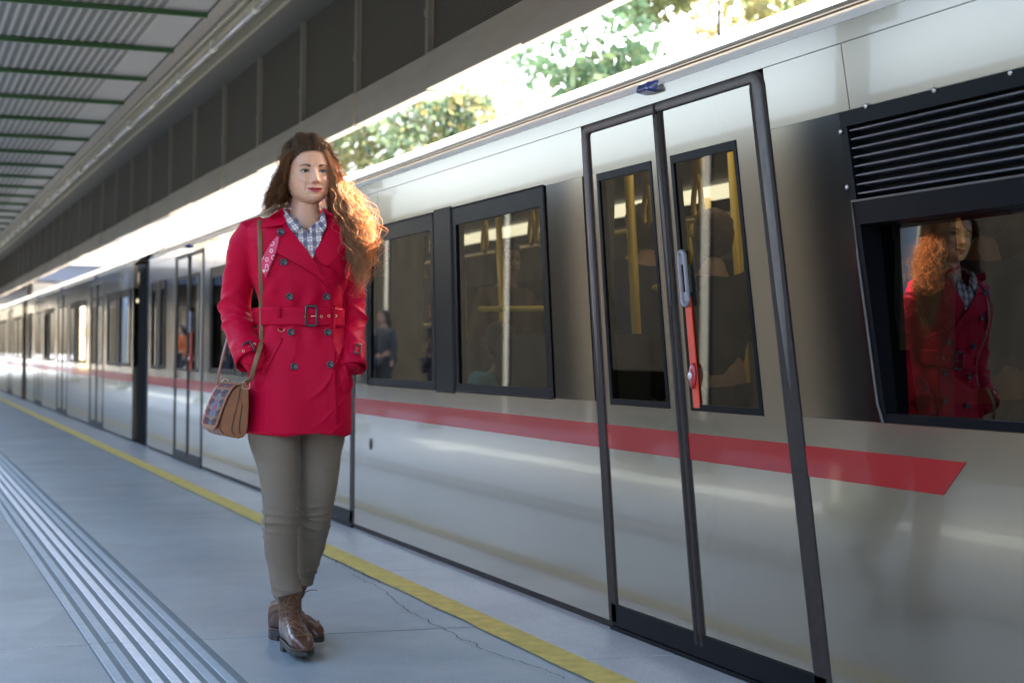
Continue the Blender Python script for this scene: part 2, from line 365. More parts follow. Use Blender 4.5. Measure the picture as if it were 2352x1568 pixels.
    for i, (a, b) in enumerate(spans):
        if near and i == 0: continue
        L = b-a
        if L < 1.2:
            m_ = MB(); pq(m_, a+.03, b-.03, .85, 1.73, .003, .045); m_.build('window', mblack, car); continue
        lo, hi = a+.62 if i else a+.25, (b-.36 if i < len(spans)-1 else b-.25)
        if near and i == 1: lo, hi = 6.25, 9.2
        fades = []
        if i: fades.append((a+.02, lo, False))
        else: fades.append((a, lo, True))
        fades.append((hi, b-.02 if i < len(spans)-1 else b, True))
        for p, q, rev in fades:
            g = MB(); rows = []; K = 16; cols = []
            full = (i == 0 and rev and p == a) or (i == len(spans)-1 and q == b)
            for k in range(K+1):
                t = k/K; s_ = p+(q-p)*t; rows.append([(0, wp(s_, z)-oy, z) for z in (.85, 1.73)])
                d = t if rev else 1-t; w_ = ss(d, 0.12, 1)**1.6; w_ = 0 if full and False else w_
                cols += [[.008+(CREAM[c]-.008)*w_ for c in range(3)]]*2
            if not rev: pass
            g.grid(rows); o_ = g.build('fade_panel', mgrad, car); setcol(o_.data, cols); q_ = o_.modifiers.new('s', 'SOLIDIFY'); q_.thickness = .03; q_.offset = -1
        nn = 2 if L < 5 else 3; dv = .30
        if near and i == 1: lo, hi, dv = 6.25, 9.2, .32
        w1 = (hi-lo-dv*(nn-1))/nn
        for k in range(nn):
            p = lo+k*(w1+dv); q = p+w1
            f = MB(); pq(f, p, q, .85, .885, -.003, .04); pq(f, p, q, 1.65, 1.73, -.003, .04); pq(f, p, p+.06, .886, 1.649, -.003, .04); pq(f, q-.06, q, .886, 1.649, -.003, .04)
            wo = f.build('window', mblack, car)
            gl = MB(); qd(gl, p+.06, q-.06, .886, 1.649, .006); gl.build('pane', mglass, wo)
            tr = MB(); tr.ring(path(rrect(p-.004, q+.004, .848, 1.733, .01), -.004), .005, 4); tr.build('trim', mrub, wo)
            if k < nn-1: m_ = MB(); pq(m_, q+.02, q+dv-.02, .835, 1.745, -.006, .04); m_.build('window_divider', mblack, car)
    if near:
        # driver-end black panel with louvred grille
        e0, e1 = 1.0, 3.737
        g = MB(); rows = []; cols = []
        for k in range(21):
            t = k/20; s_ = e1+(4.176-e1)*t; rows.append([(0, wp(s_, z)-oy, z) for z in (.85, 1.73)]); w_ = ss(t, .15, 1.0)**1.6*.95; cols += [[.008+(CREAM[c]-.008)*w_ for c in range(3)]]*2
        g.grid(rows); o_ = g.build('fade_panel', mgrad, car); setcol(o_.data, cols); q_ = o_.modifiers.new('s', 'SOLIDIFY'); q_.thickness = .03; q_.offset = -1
        f = MB(); pq(f, e0, e1, 1.685, 1.73, -.004, .04); pq(f, e1-.035, e1, .85, 1.684, -.004, .10); pq(f, e0, e1-.036, .85, .875, -.004, .10); pq(f, e0, e1-.036, 1.40, 1.47, -.004, .10); pq(f, e0, e0+.05, .876, 1.399, -.004, .04); pq(f, e0, e0+.05, 1.471, 1.684, -.004, .04)
        wo = f.build('window', mblack, car); gl = MB(); gl.add([(.034, wp(e1-.036,.876)-oy, .876), (.002, wp(e0+.05,.876)-oy, .876), (.029, wp(e0+.05,1.399)-oy, 1.399), (.061, wp(e1-.036,1.399)-oy, 1.399)], [(0,1,2,3)]); gl.build('pane', mglassd, wo)
        tr = MB(); tr.tube(path([(e0, 1.468), (e1-.01, 1.468), (e1-.004, 1.3), (e1-.004, .9), (e1-.02, .85)], -.006), .0035, 6); tr.build('trim', mseal, wo)
        gb = MB(); pq(gb, e0+.05, e1-.036, 1.471, 1.684, .03, .04); gr_ = gb.build('grille', mblack, car)
        for k in range(8):
            z = 1.486+k*.0262; sl_ = MB(); P = []
            for s_ in np.linspace(e0+.06, e1-.045, 8): P.append([(.024, wp(s_,z)-oy, z-.007), (.0, wp(s_,z)-oy, z-.001), (-.003, wp(s_,z)-oy, z+.002), (.0, wp(s_,z)-oy, z+.006), (.02, wp(s_,z)-oy, z+.0085)])
            sl_.grid(P).build('slat', mat('slat_black', (.16,.16,.17), .22, .9, .3), gr_, smooth=True)
        sc = MB()
        for x, y in ((1993,244),(2150,208),(2325,168),(1935,303),(1950,430)):
            s_, z = onX(x, y, X0); sc.sphere((-.006, s_-oy, z), .0045, .008, .008, 8)
        sc.build('screw', mmetal, car, smooth=True)
    # doors
    for (a, b) in doors:
        c = 5.03 if near and a < 5 else (a+b)/2
        out = MB(); w = .032
        P = [(b-.0-w, .03), (b-w, zt-.045), (b-w-.012, zt-.02), (b-w-.03, zt-.012), (a+w+.03, zt-.012), (a+w+.012, zt-.02), (a+w, zt-.045), (a+w, .03)]
        def band(mb, P0, P1, x0, x1):
            for k in range(len(P0)-1):
                mb.hexa([(x0, wp(*P0[k])-oy, P0[k][1]), (x1, wp(*P0[k])-oy, P0[k][1]), (x1, wp(*P1[k])-oy, P1[k][1]), (x0, wp(*P1[k])-oy, P1[k][1]), (x0, wp(*P0[k+1])-oy, P0[k+1][1]), (x1, wp(*P0[k+1])-oy, P0[k+1][1]), (x1, wp(*P1[k+1])-oy, P1[k+1][1]), (x0, wp(*P1[k+1])-oy, P1[k+1][1])])
        O_ = [(b, .03), (b, zt-.05), (b-.012, zt-.012), (b-.05, zt), (a+.05, zt), (a+.012, zt-.012), (a, zt-.05), (a, .03)]
        I_ = [(b-.075, .03), (b-.075, zt-.055), (b-.079, zt-.042), (b-.09, zt-.037), (a+.115, zt-.037), (a+.104, zt-.042), (a+.10, zt-.055), (a+.10, .03)]
        band(out, O_, I_, -.003, .05); fr = out.build('door_frame', mrub, car, fixn=True, bevel=.004)
        # the rounded grey gasket on the frame's top and sides
        gk = MB(); gk.tube(path([(b-.036, .9), (b-.036, 1.2), (b-.036, zt-.06), (b-.044, zt-.030), (b-.065, zt-.020), (a+.08, zt-.020), (a+.060, zt-.030), (a+.05, zt-.06), (a+.05, 1.2), (a+.05, .9)], -.001), [.002,.006,.008,.009,.009,.009,.009,.008,.006,.002], 8, r2=[.004,.018,.026,.022,.016,.016,.022,.034,.024,.004]); gk.build('gasket', mseal, fr, smooth=True)
        cs = MB(); pq(cs, c-.038, c+.038, .05, zt-.038, -.001, .04); cs.tube(path([(c-.02, .06), (c-.02, zt-.038)], .0), .006, 6, r2=.012).tube(path([(c+.02, .06), (c+.02, zt-.038)], .0), .006, 6, r2=.012); cs.tube(path([(c, zt-.06), (c, zt-.006)], -.006), .009, 8)
        cs.build('centre_seal', mrub if True else mseal, car)
        cg = MB(); cg.tube(path([(c, 1.2), (c, 1.55), (c, zt-.047)], -.005), [.002,.007,.009], 6, r2=[.006,.010,.014]); cg.build('centre_gasket', mseal, car, smooth=True)
        sb = MB(); pq(sb, a+.03, b-.03, .02, .098, -.003, .05); pq(sb, a+.03, b-.03, -.075, .018, -.012, .05); sb.build('door_sill', mblack, car)
        sm = MB(); pq(sm, a+.02, b-.06, -.02, -.008, -.03, -.013); sm.build('step_plate', mmetal, car)
        for (p, q, far) in ((a+.10, c-.038, False), (c+.038, b-.075, True)):
            wa, wb = (p+.15, q-.042) if not far else (p+.055, q-.055)
            z0, z1, zl = .842, 1.727, .10
            lf = MB(); pq(lf, p, q, zl, z0, .004, .04); pq(lf, p, q, z1, zt-.038, .004, .04); pq(lf, p, wa, z0, z1, .004, .04); pq(lf, wb, q, z0, z1, .004, .04)
            lo_ = lf.build('door', mpaint, car)
            ds = MB(); pq(ds, p, q, .675, .765, .002, .0045); ds.build('red_stripe', mstripe, lo_)
            wf = MB(); t = .022; pq(wf, wa, wb, z0, z0+t, .001, .03); pq(wf, wa, wb, z1-t*1.3, z1, .001, .03); pq(wf, wa, wa+t, z0+t, z1-t*1.3, .001, .03); pq(wf, wb-t*1.1, wb, z0+t, z1-t*1.3, .001, .03); wf.build('window_frame', mblack, lo_)
            pn = MB(); qd(pn, wa+t, wb-t*1.1, z0+t, z1-t*1.3, .006); pn.build('window_pane', mglass, lo_)
            if not far and fancy:
                hx = wb-.05
                pl = MB(); pq(pl, hx-.022, hx+.024, z0+.01, 1.23, -.0005, .004); pl.build('orange_strip', mat('orange_red', (.75,.06,.02), .5, noise_s=300, noise_a=.06), lo_)
                hd = MB(); pts = rrect(hx-.022, hx+.024, 1.20, 1.385, .022); hd.ring([Vector((-.008, wp(a_, z_)-oy, z_)) for a_, z_ in pts], .008, 8); pq(hd, hx-.015, hx+.017, 1.34, 1.375, -.008, .004); pq(hd, hx-.015, hx+.017, 1.21, 1.245, -.008, .004)
                hd.build('door_handle', mat('handle_grey', (.28,.28,.30), .4, .4), lo_, smooth=False, bevel=.002)
                cc = Vector((-.005, wp(hx,.96)-oy, .96)); MB().sphere(cc, .012, .022, .045, 14).build('door_button', mat('button_red', (.45,.02,.03), .3, 0, .5), lo_, smooth=True)
                MB().sphere(cc+Vector((-.009,0,0)), .008, .012, .016, 10).build('button_cap', mat('button_white', (.7,.7,.7), .3, .5), lo_, smooth=True)
        # blue door light above
        dy, dz = wp(c, 2.0)+.03-oy, 1.985
        bl = MB(); bl.hexa([(-.045, dy-.05, dz-.012), (.02, dy-.055, dz-.02), (.02, dy+.055, dz-.02), (-.045, dy+.045, dz-.012), (-.035, dy-.045, dz+.018), (.02, dy-.055, dz+.03), (.02, dy+.055, dz+.03), (-.035, dy+.04, dz+.018)])
        bl.build('door_lamp', mat('blue_plastic', (.04,.06,.22), .15, 0, 1), car, bevel=.01)
    # panel joints and small fittings
    jn = MB()
    for (a, b) in spans:
        for s_ in ((b-.5,) if b-a > 2 else ()):
            if s_ > s0+.3: pq(jn, s_-.0015, s_+.0015, 1.732, zt-.002, -.0006, .002)
    pq(jn, s0+.01, s1-.01, zt-.0015, zt+.001, -.0006, .002)
    jn.build('panel_joint', mrub, car)
    if near:
        ks = MB(); s_, z_ = onX(852, 1020, X0); ks.box(-.004, .004, s_-oy-.02, s_-oy+.02, z_-.03, z_+.035).box(-.010, -.0045, s_-oy-.006, s_-oy+.006, z_-.02, z_+.02); ks.build('key_switch', mseal, car, bevel=.002)
    # car end gangway
    MB().box(.14, 2.7, s1-oy, s1-oy+1.2, -.1, 2.0).build('gangway', mat('gangway_rubber', (.02,.022,.03), .6), car)
    return car, wp
NDO = [(4.178, 5.785), (9.50, 11.12), (14.62, 16.2)]
near, wpN = make_car(-9, 17.95, NDO, True, 'nearest cream metro car with louvred black grille beside its double door')
c2, _ = make_car(19.15, 34.9, [(21.9, 23.5), (26.6, 28.3), (31.2, 32.9)], False, 'second metro car back, just beyond the dark gangway gap', fancy=False)
c3, _ = make_car(36.1, 51.9, [(39, 40.7), (44.1, 45.8), (49.2, 50.9)], False, 'third metro car, far behind the woman at the left', fancy=False)
c4, _ = make_car(53.1, 69.5, [(56, 57.7), (61.1, 62.8), (66.2, 67.9)], False, 'farthest metro car at the left edge of the photo', fancy=False)

# interior of the near car
NY = (17.95-9)/2
def ip(name, mb, m, smooth=True):
    mb.v = [(p[0]-X0, p[1]-NY, p[2]) for p in mb.v]; return mb.build(name, m, near, smooth=smooth)
for (x, y0, y1) in ((2.95, 4.2, 18), (4.45, 1, 18)): ip('handrail', MB().tube([(x, y0, 1.83), (x, y1, 1.83)], .016, 8), myel)
for (x, y) in ((3.3, onX(1690, 430, 3.3)[0]-.24), (3.0, onX(1466, 750, 3.0)[0]-.15), (3.6, onX(1165, 700, 3.6)[0]-.1), (3.2, 9.3), (3.2, 11.4), (4.6, onX(1640, 470, 4.6)[0]-.2), (3.3, onX(2215, 700, 3.3)[0]-.2), (3.3, 13)):
    ip('grab_pole', MB().tube([(x, y, .05), (x, y+.12, .8), (x, y+.30, 2.04)], .021, 10), myel)
ip('grab_pole', MB().tube([(3.6, 8.1, 1.45), (3.45, 8.05, 1.7), (3.32, 7.95, 2.04)], .018, 8).tube([(3.6, 8.1, 1.45), (3.75, 8.1, 1.7), (3.9, 8.05, 2.04)], .018, 8), myel)
ip('handrail', MB().tube([(3.6, 8.15, 1.28), (3.1, 8.9, 1.28)], .016, 8).tube([(3.1, 9.3, 1.2), (3.1, 10.3, 1.2)], .016, 8), myel)
ip('handrail', MB().tube([(3.1, 6.05, 1.32), (3.1, 6.2, 1.32), (3.1, 6.6, 1.32)], .016, 8), myel)
def strap(x, y):
    s_ = MB(); s_.box(x-.02, x+.02, y-.02, y+.02, 1.74, 1.84)
    P = [Vector((x, y+.045*math.sin(t)*(.35+.65*(1-math.cos(t))/2), 1.74-.17*(1-math.cos(t))/2)) for t in np.linspace(0, 2*math.pi, 20)]
    s_.tube(P, .011, 6); ip('hanging_strap', s_, myel)
for x, y in ((2.95, onX(1602, 420, 2.95)[0]), (2.95, onX(1487, 435, 2.95)[0]), (2.95, onX(1222, 500, 2.95)[0]), (2.95, 8.4), (2.95, 7.6), (4.45, 5.3), (4.45, 6.3), (4.45, 8.0), (4.45, 7.2), (4.45, 9.0), (2.95, 9.1)): strap(x, y)
ms = mat('seat_shell', (.10,.11,.13), .6); mwood = mat('screen_brown', (.10,.07,.05), .5)
for y in (6.5, 7.5, 8.6, 12.2, 13.2):
    for x in (2.75, 4.6):
        ip('seat', MB().box(x, x+.75, y, y+.07, .45, 1.12).box(x, x+.75, y-.4, y-.005, .42, .50), ms, smooth=False)
for (y, x0, x1) in ((6.22, 2.62, 2.74), (9.32, 2.62, 2.9), (3.98, 2.62, 2.8)):
    ip('screen', MB().box(x0, x1, y, y+.03, .05, 1.9), mat('screen_grey', (.2,.2,.17), .5), smooth=False)
ip('far_window', MB().box(5.38, 5.40, 2, 17.5, .9, 1.7), mblack, smooth=False)

# ---------------------------------------------------------------- background beyond the train
mleaf = mat('leaves', (.09,.16,.035), .6, trans=.45, attr='Col'); mbark = mat('bark', (.10,.08,.06), .9, noise_s=20, noise_a=.3)
def tree(x, y, h, rad, label, tint=(.10,.18,.04), n=3800, gz=-1.15):
    t = empty('tree', (x, y, gz), label=label, cat='tree'); H = h
    tr = MB(); top = Vector((rng.normal(0,.3), rng.normal(0,.3), H*.8)); tr.tube([(0,0,0), (.05,.05,H*.25), top*.6, top], [.16*H/8, .12*H/8, .08*H/8, .03], 8)
    cl = []
    for k in range(26):
        a = rng.uniform(0, 6.28); q = rng.uniform(.2, 1)**.6; e = rng.uniform(-.7, 1)
        c = Vector((math.cos(a)*q*rad*math.sqrt(max(0,1-e*e*.8)), math.sin(a)*q*rad*math.sqrt(max(0,1-e*e*.8)), H*.64+e*H*.30)); cl.append((c, rad*rng.uniform(.22, .42)))
        st = Vector((0,0,H*rng.uniform(.3,.6))); m_ = (st+c)/2+Vector((0,0,-.1*rad)); tr.tube([st, m_, c], [.05, .03, .012], 5)
    tr.build('trunk', mbark, t, smooth=True)
    v = np.zeros((n*4, 3)); cols = np.zeros((n*4, 3)); per = n//len(cl)
    i = 0
    for c, r_ in cl:
        tone = rng.uniform(.6, 1.5); yl_ = rng.uniform(0, 1)**3
        for _ in range(per):
            d = rng.normal(size=3); d /= np.linalg.norm(d); p = np.array(c)+d*r_*rng.uniform(.3, 1)**.5*np.array([1,1,.75]); a = rng.normal(size=3); a /= np.linalg.norm(a); b = np.cross(a, rng.normal(size=3)); b /= np.linalg.norm(b); s_ = rng.uniform(.07, .14)
            v[i*4:i*4+4] = [p-a*s_, p-b*s_*.6, p+a*s_, p+b*s_*.6]; col = np.array(tint)*tone*rng.uniform(.7,1.3); col = col*(1-yl_*.6)+np.array((.35,.22,.05))*yl_*.6; cols[i*4:i*4+4] = col; i += 1
    me = bpy.data.meshes.new('crown'); me.from_pydata(v[:i*4].tolist(), [], [(4*k, 4*k+1, 4*k+2, 4*k+3) for k in range(i)]); setcol(me, cols[:i*4]); addobj('crown', me, mleaf, t); return t
def at(px, py, Y):
    d = pxray(px, py); t = Y/d.y; return t*d.x, CH+t*d.z
x, z = at(1520, 60, 24); tree(x+1.2, 24, 10.0, 3.1, 'tall leafy green tree behind the train, right of the fascia end', (.11,.20,.10), 16000)
x, z = at(1700, 20, 27); tree(x+1.6, 27, 9.6, 2.6, 'orange tinged autumn tree top above the train roof, at the top edge', (.28,.22,.12), 8500)
x, z = at(1110, 240, 33); tree(x-.6, 33, 7.6, 3.0, 'thin leafed tree behind the train between fascia and roof', (.11,.16,.09), 7000)
x, z = at(470, 505, 62); tree(x+1, 62, 8.0, 3.2, 'distant pale green tree behind the train near her shoulder', (.35,.40,.3), 1300)
# pale building
x, z = at(860, 260, 70); bd = empty('office_building', (x, 74, -1.15), label='pale office block with thin vertical window strips behind the train', cat='building')
mw = mat('pale_render', (.75,.74,.72), .7, noise_s=.5, noise_a=.05); MB().box(-9, 9, 0, 12, 0, 21).build('wall', mw, bd); MB().box(-9.3, 9.3, -.3, 12.3, 21.01, 21.5).build('roof', mw, bd)
for k in range(11):
    for j in range(5): 
        w_ = MB().box(-8.3+k*1.6, -7.8+k*1.6, -.06, -.01, 1.5+j*4, 4.6+j*4).build('window', mat('bluegrey_glass', (.62,.64,.66), .4), bd)
# concrete station wall across the tracks
rw = empty('retaining_wall', (9.5, 30, -1.15), label='pale concrete wall beyond the tracks behind the train', cat='wall'); MB().box(0, .4, -45, 45, 0, 2.2).build('wall', mw, rw); MB().box(-.05, .45, -45, 45, 2.203, 2.3).build('coping', mw, rw)
# overbridge far away
br = empty('road_bridge', (2, 52, 0), label='pale road bridge with dark blue underside crossing far over the tracks', cat='bridge')
x1, zt_ = at(345, 585, 52); x0, zb_ = at(345, 612, 52)
MB().box(-14, x1-2, 0, 30, zb_, zt_).build('deck', mat('bridge_white', (.7,.66,.62), .6, noise_s=.6, noise_a=.08), br); MB().box(-14, x1-2.05, .3, 30, zb_-.5, zb_-.005).build('soffit', mat('bridge_blue', (.035,.05,.085), .6), br)
MB().box(x1-5.3, x1-4.6, 2, 4, -1.15, zb_-.51).build('pier', mw, br)
# ---------------------------------------------------------------- the open side of the platform (seen only in reflections)
pr = empty('platform_column', (-.65, 9.3, 0), label='round grey steel column holding up the canopy', cat='column', group='columns along the middle of the platform')
MB().tube([(0,0,0), (0,0,3.34)], .11, 20).build('shaft', mat('column_paint', (.5,.52,.5), .4), pr, smooth=True); MB().tube([(0,0,0), (0,0,.12)], .16, 20).build('foot', mgr, pr); MB().box(-.25,.25,-.12,.12,3.2,3.34).build('head', mgr, pr)
for k in range(-1, 6):
    if k == 0: continue
    c = copy_tree(pr); c.location = (-.65, 9.3+k*11.976, 0)
bw = empty('unseen_dark_wall', (-8.2, 14, -1.15), label='unseen tall dark wall added beyond the other track to darken reflections', cat='wall')
mdw = mat('shade_and_bench_dark', (.008,.008,.0075), .9, spec=0, noise_s=1.5, noise_a=.3)  # near-black colour stands in for shade on the added wall
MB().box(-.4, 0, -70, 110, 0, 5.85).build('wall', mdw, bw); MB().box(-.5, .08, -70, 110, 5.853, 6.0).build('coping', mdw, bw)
for k in range(35): MB().box(.0, .07, -68+k*5, -67.7+k*5, 0, 5.85).build('rib', mat('rib_grey', (.05,.055,.05), .6), bw)
yb = empty('brick_building', (-13, 135, -1.15), label='yellow brick building with a grid of windows far along the other track', cat='building')
mbk = mat('yellow_brick', (.20,.165,.09), .9, spec=0, noise_s=3, noise_a=.2)
MB().box(-8, 0, -45, 45, 0, 11).build('wall', mbk, yb); MB().box(-8.2, .3, -45.3, 45.3, 11.003, 11.4).build('roof', mw, yb)
for k in range(22):
    for j in range(3): MB().box(.01, .06, -43+k*4, -41.2+k*4, 1.4+j*3.2, 3.4+j*3.2).build('window', mat('bluegrey_glass', (.62,.64,.66), .4), yb)
bn = empty('platform_bench', (-1.6, 14, 0), label='dark platform bench facing the other track', cat='bench')
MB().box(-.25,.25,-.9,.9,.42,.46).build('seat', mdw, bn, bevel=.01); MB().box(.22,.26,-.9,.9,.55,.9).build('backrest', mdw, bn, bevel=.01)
for sy in (-.7,.7): MB().box(-.2,.2,sy-.03,sy+.03,0,.418).build('leg', mgr, bn); MB().box(.262,.29,sy-.03,sy+.03,.3,.88).build('bracket', mgr, bn)

# ================================================================ the woman
d_ = pxray(690, 1492); t_ = -CH/d_.z; P0 = Vector((t_*d_.x, t_*d_.y, 0)); AZ = math.atan2(P0.x, P0.y)
RX = Vector((math.cos(AZ), -math.sin(AZ), 0)); LY = Vector((math.sin(AZ), math.cos(AZ), 0))
def q(px, py, d=0.):                             # picture measure -> body frame (x right, y away, z up) at depth d
    r = pxray(px, py); t = (P0.dot(LY)+d)/r.dot(LY); p = r*t; return Vector((p.dot(RX), d, CH+p.z))
lady = empty('person', P0, -AZ, label='woman in belted crimson trench coat walking on the platform with hands in pockets', cat='person')
nz = lambda p, s=1, o=0: noise.noise(Vector((p[0]*s+o, p[1]*s, p[2]*s)))
# ---- body: head, neck and shoulders in one surface
HY = math.radians(16); HC = q(707, 402, 0); HT = math.radians(-4)
Rh = Matrix.Rotation(HY, 3, 'Z') @ Matrix.Rotation(HT, 3, 'X') @ Matrix.Rotation(math.radians(-2), 3, 'Y')
def hp(x, f, z): return HC + Rh @ Vector((x, -f, z))      # head frame: x to picture right, f forward, z up
ZT = [-.105,-.102,-.097,-.085,-.072,-.054,-.03,0,.03,.06,.083,.102,.114,.118]
WT = [.0005,.019,.035,.0495,.0595,.0675,.0735,.0760,.0765,.0715,.059,.040,.017,.003]
FT = [.060,.070,.078,.083,.0845,.0855,.087,.086,.087,.081,.066,.045,.020,.004]
BT = [.020,.012,.004,.012,.035,.060,.083,.094,.098,.093,.078,.052,.022,.004]
def G(x, s): return math.exp(-(x/s)**2)
def eyeopen(x, z):                                # >0 inside the lid opening
    s_ = abs(x); u = (s_-.0315)/.0148
    if abs(u) > 1: return -1
    up = .0058*(1-abs(u)**2.2)+.0003-.0004*u; lo = -.0042*(1-abs(u)**2.0)+.001*u
    zc = z-.0002-.0007*u
    return min(up-zc, zc-lo)
def facef(x, z):
    a = abs(x); d = 0
    r = ss(-z, -.012, .036)                       # nose ridge
    if z > -.05: d += (.004+.0165*r)*G(x, .0062+.0035*r)*(1-ss(-z, .036, .047))*ss(-z, -.03, .0)
    d += .0085*G(x, .0085)*G(z+.0335, .0075)
    d += .0065*G(a-.0125, .0048)*G(z+.0365, .0062)
    d -= .004*G(a-.0075, .003)*G(z+.0425, .0022)
    d -= .0105*G(a-.031, .0155)*G(z-.0005, .0115)+.0035*G(a-.017, .006)*G(z-.004, .010)
    d += .0062*G(a-.0315, .0115)*G(z-.0008, .0065)
    d -= .0014*G(a-.0315, .013)*G(z-.0088, .0014)
    d += .0045*G(a-.027, .016)*G(z-.020, .008)
    d += .0055*G(a-.041, .017)*G(z+.028, .017)
    sm = .0045*(a/.026)**2
    d += .0048*G(x, .021)*G(z+.0590-sm*.5, .0042)*(1-.25*G(x, .003))
    d += .0060*G(x, .018)*G(z+.0700-sm, .0050)
    d -= .0040*G(x, .027)*G(z+.0642-sm, .0016)
    d -= .0028*G(a-.0290, .004)*G(z+.0615, .005)
    d -= .0030*G(x, .02)*G(z+.0800, .0045)
    d += .0055*G(x, .019)*G(z+.090, .010)
    d -= .0019*G(a-.0295-.16*max(0,-(z+.045)), .0028)*ss(-z, .036, .048)*(1-ss(-z, .066, .078))
    d -= .0015*G(x, .0035)*G(z+.051, .005)
    return d
skin = np.array((.74,.40,.245)); lipc = np.array((.46,.07,.075)); brow = np.array((.025,.014,.009))
mbod = MB(); NR, NA = 250, 300; rows = []; cols = []
def headpt(z, ph):
    w, f, b = (lerp(z, ZT, T) for T in (WT, FT, BT)); c, s_ = math.cos(ph), math.sin(ph)
    x = w*math.copysign(abs(s_)**.9, s_)
    return x, ((f*c) if c > 0 else (b*c)), c
for i in range(NR+1):
    t = i/NR; z = -.105+.223*t
    row = []
    for j in range(NA):
        ph = -math.pi+2*math.pi*j/NA; s0_ = ph/math.pi; ph = math.pi*math.copysign(abs(s0_)**1.25, s0_)      # denser at the face
        x, f, c = headpt(z, ph); cl = skin.copy()
        if c > 0:
            d = facef(x, z)*ss(c, .05, .45); e = eyeopen(x, z)
            if e > 0: d -= .009*min(1, e/.0007)
            f += d
            a = abs(x)
            sm = .0045*(a/.026)**2; hw = .0265
            if a < hw:
                k = 1-(a/hw)**2; zu = -.0642+sm+.0078*k**.8-.0016*G(x, .0035)+.0006*G(a-.006,.003); zl = -.0642+sm-.0088*k**.8
                m_ = min(ss(zu-z, -.0007, .0007), ss(z-zl, -.0007, .0009)); cl = cl*(1-m_)+lipc*m_
                dk = G(z-(-.0642+sm), .0010)*ss(k, 0, .2); cl = cl*(1-.55*dk)
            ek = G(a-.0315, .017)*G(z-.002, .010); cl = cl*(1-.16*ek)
            lk_ = G(z-(.0092-.9*(abs(a-.031)/.0165)**2*.004), .0011)*G(a-.031, .014); cl = cl*(1-.38*lk_)  # lid-crease, under-eye, nose-side and nostril shade painted into the skin colour
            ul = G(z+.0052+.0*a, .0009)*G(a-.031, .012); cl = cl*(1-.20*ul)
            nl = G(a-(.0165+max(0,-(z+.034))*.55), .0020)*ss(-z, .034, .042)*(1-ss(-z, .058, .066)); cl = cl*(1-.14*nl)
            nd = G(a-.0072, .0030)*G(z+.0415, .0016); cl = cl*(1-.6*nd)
            # brows
            u = (a-.0145)/.034
            if -.06 < u < 1.02:
                zb = .0165+.0078*math.sin(min(max(u,0),1)*2.15)*1.0-.0045*u; th = .0052*(1-.70*max(0,u))*ss(u, -.06, .12)
                m_ = ss(th-abs(z-zb), -.0006, .0010)*(.9+.1*nz((x*900, 0, z*500))); cl = cl*(1-m_*.93)+brow*m_*.93
            if 0 < e: cl = np.array((.30,.12,.09))
            elif e > -.3:
                pass
            cl = cl*(1+.10*nz((x*60,0,z*60)))
            ch = .6*G(a-.043, .018)*G(z+.030, .018); cl = cl*np.array((1, 1-.14*ch, 1-.12*ch))
            cl = cl*np.array((1, 1-.10*G(x,.014)*G(z+.035,.012), 1-.1*G(x,.014)*G(z+.035,.012)))
        row.append(hp(x, f, z)); cols.append(cl)
    rows.append(row); 
k0 = 0
for r_ in rows: mbod.v += [tuple(p) for p in r_]
for i in range(NR):
    for j in range(NA): mbod.f.append((i*NA+j, i*NA+(j+1)%NA, (i+1)*NA+(j+1)%NA, (i+1)*NA+j))
# neck, shoulders and trunk, joined below the jaw
NK = [(701,432,.022,.043,.045),(701,455,.016,.0455,.048),(701,474,.012,.049,.052),(702,490,.010,.053,.056),(703,506,.01,.062,.062),(702,520,.012,.098,.066),(700,540,.015,.135,.072),(698,600,.02,.135,.085),(697,720,.02,.105,.075),(690,860,.01,.125,.085),(690,950,.0,.115,.085)]
kk = len(mbod.v); n_ = 48
for (px, py, dy, rx, ry) in NK:
    c = q(px, py, dy)
    for j in range(n_): a = 2*math.pi*j/n_; p_ = c+Vector((rx*math.cos(a), ry*math.sin(a), 0)); mbod.v.append(tuple(p_)); cols.append(skin*(1+.06*nz(p_*30)))
for i in range(len(NK)-1):
    for j in range(n_): mbod.f.append((kk+i*n_+j, kk+(i+1)*n_+j, kk+(i+1)*n_+(j+1)%n_, kk+i*n_+(j+1)%n_))
# ears
def ear(sx):
    k = len(mbod.v); n0 = 20
    for i in range(11):
        a = math.pi*i/10
        for j in range(n0):
            b = 2*math.pi*j/n0; x = .004*math.cos(a)*(-1 if sx < 0 else 1); rr_ = math.sin(a)
            z = -.010+.031*rr_*math.sin(b)*(1-.18*(math.sin(b) < 0)); f = -.002+.017*rr_*math.cos(b)*(1-.25*(math.sin(b) < -.3))
            dish = -.003*G(rr_-.45, .25); mbod.v.append(tuple(hp(sx*(.0735+abs(x)+dish+.006*(math.cos(b) < 0)*rr_*.6), f, z))); cols.append(skin*np.array((1,.9,.88)))
    for i in range(10):
        for j in range(n0): mbod.f.append((k+i*n0+j, k+(i+1)*n0+j, k+(i+1)*n0+(j+1)%n0, k+i*n0+(j+1)%n0))
ear(-1); ear(1)
mskin = mat('skin', tuple(skin), .42, attr='Col', spec=.45, noise_s=90, noise_a=.05, bump=.06, bump_s=900)
bs = mskin.node_tree.nodes['Principled BSDF']; bs.inputs['Subsurface Weight'].default_value = .25; bs.inputs['Subsurface Radius'].default_value = (.9,.35,.2); bs.inputs['Subsurface Scale'].default_value = .008
body = mbod.build('body', mskin, lady, smooth=True); setcol(body.data, np.array(cols))
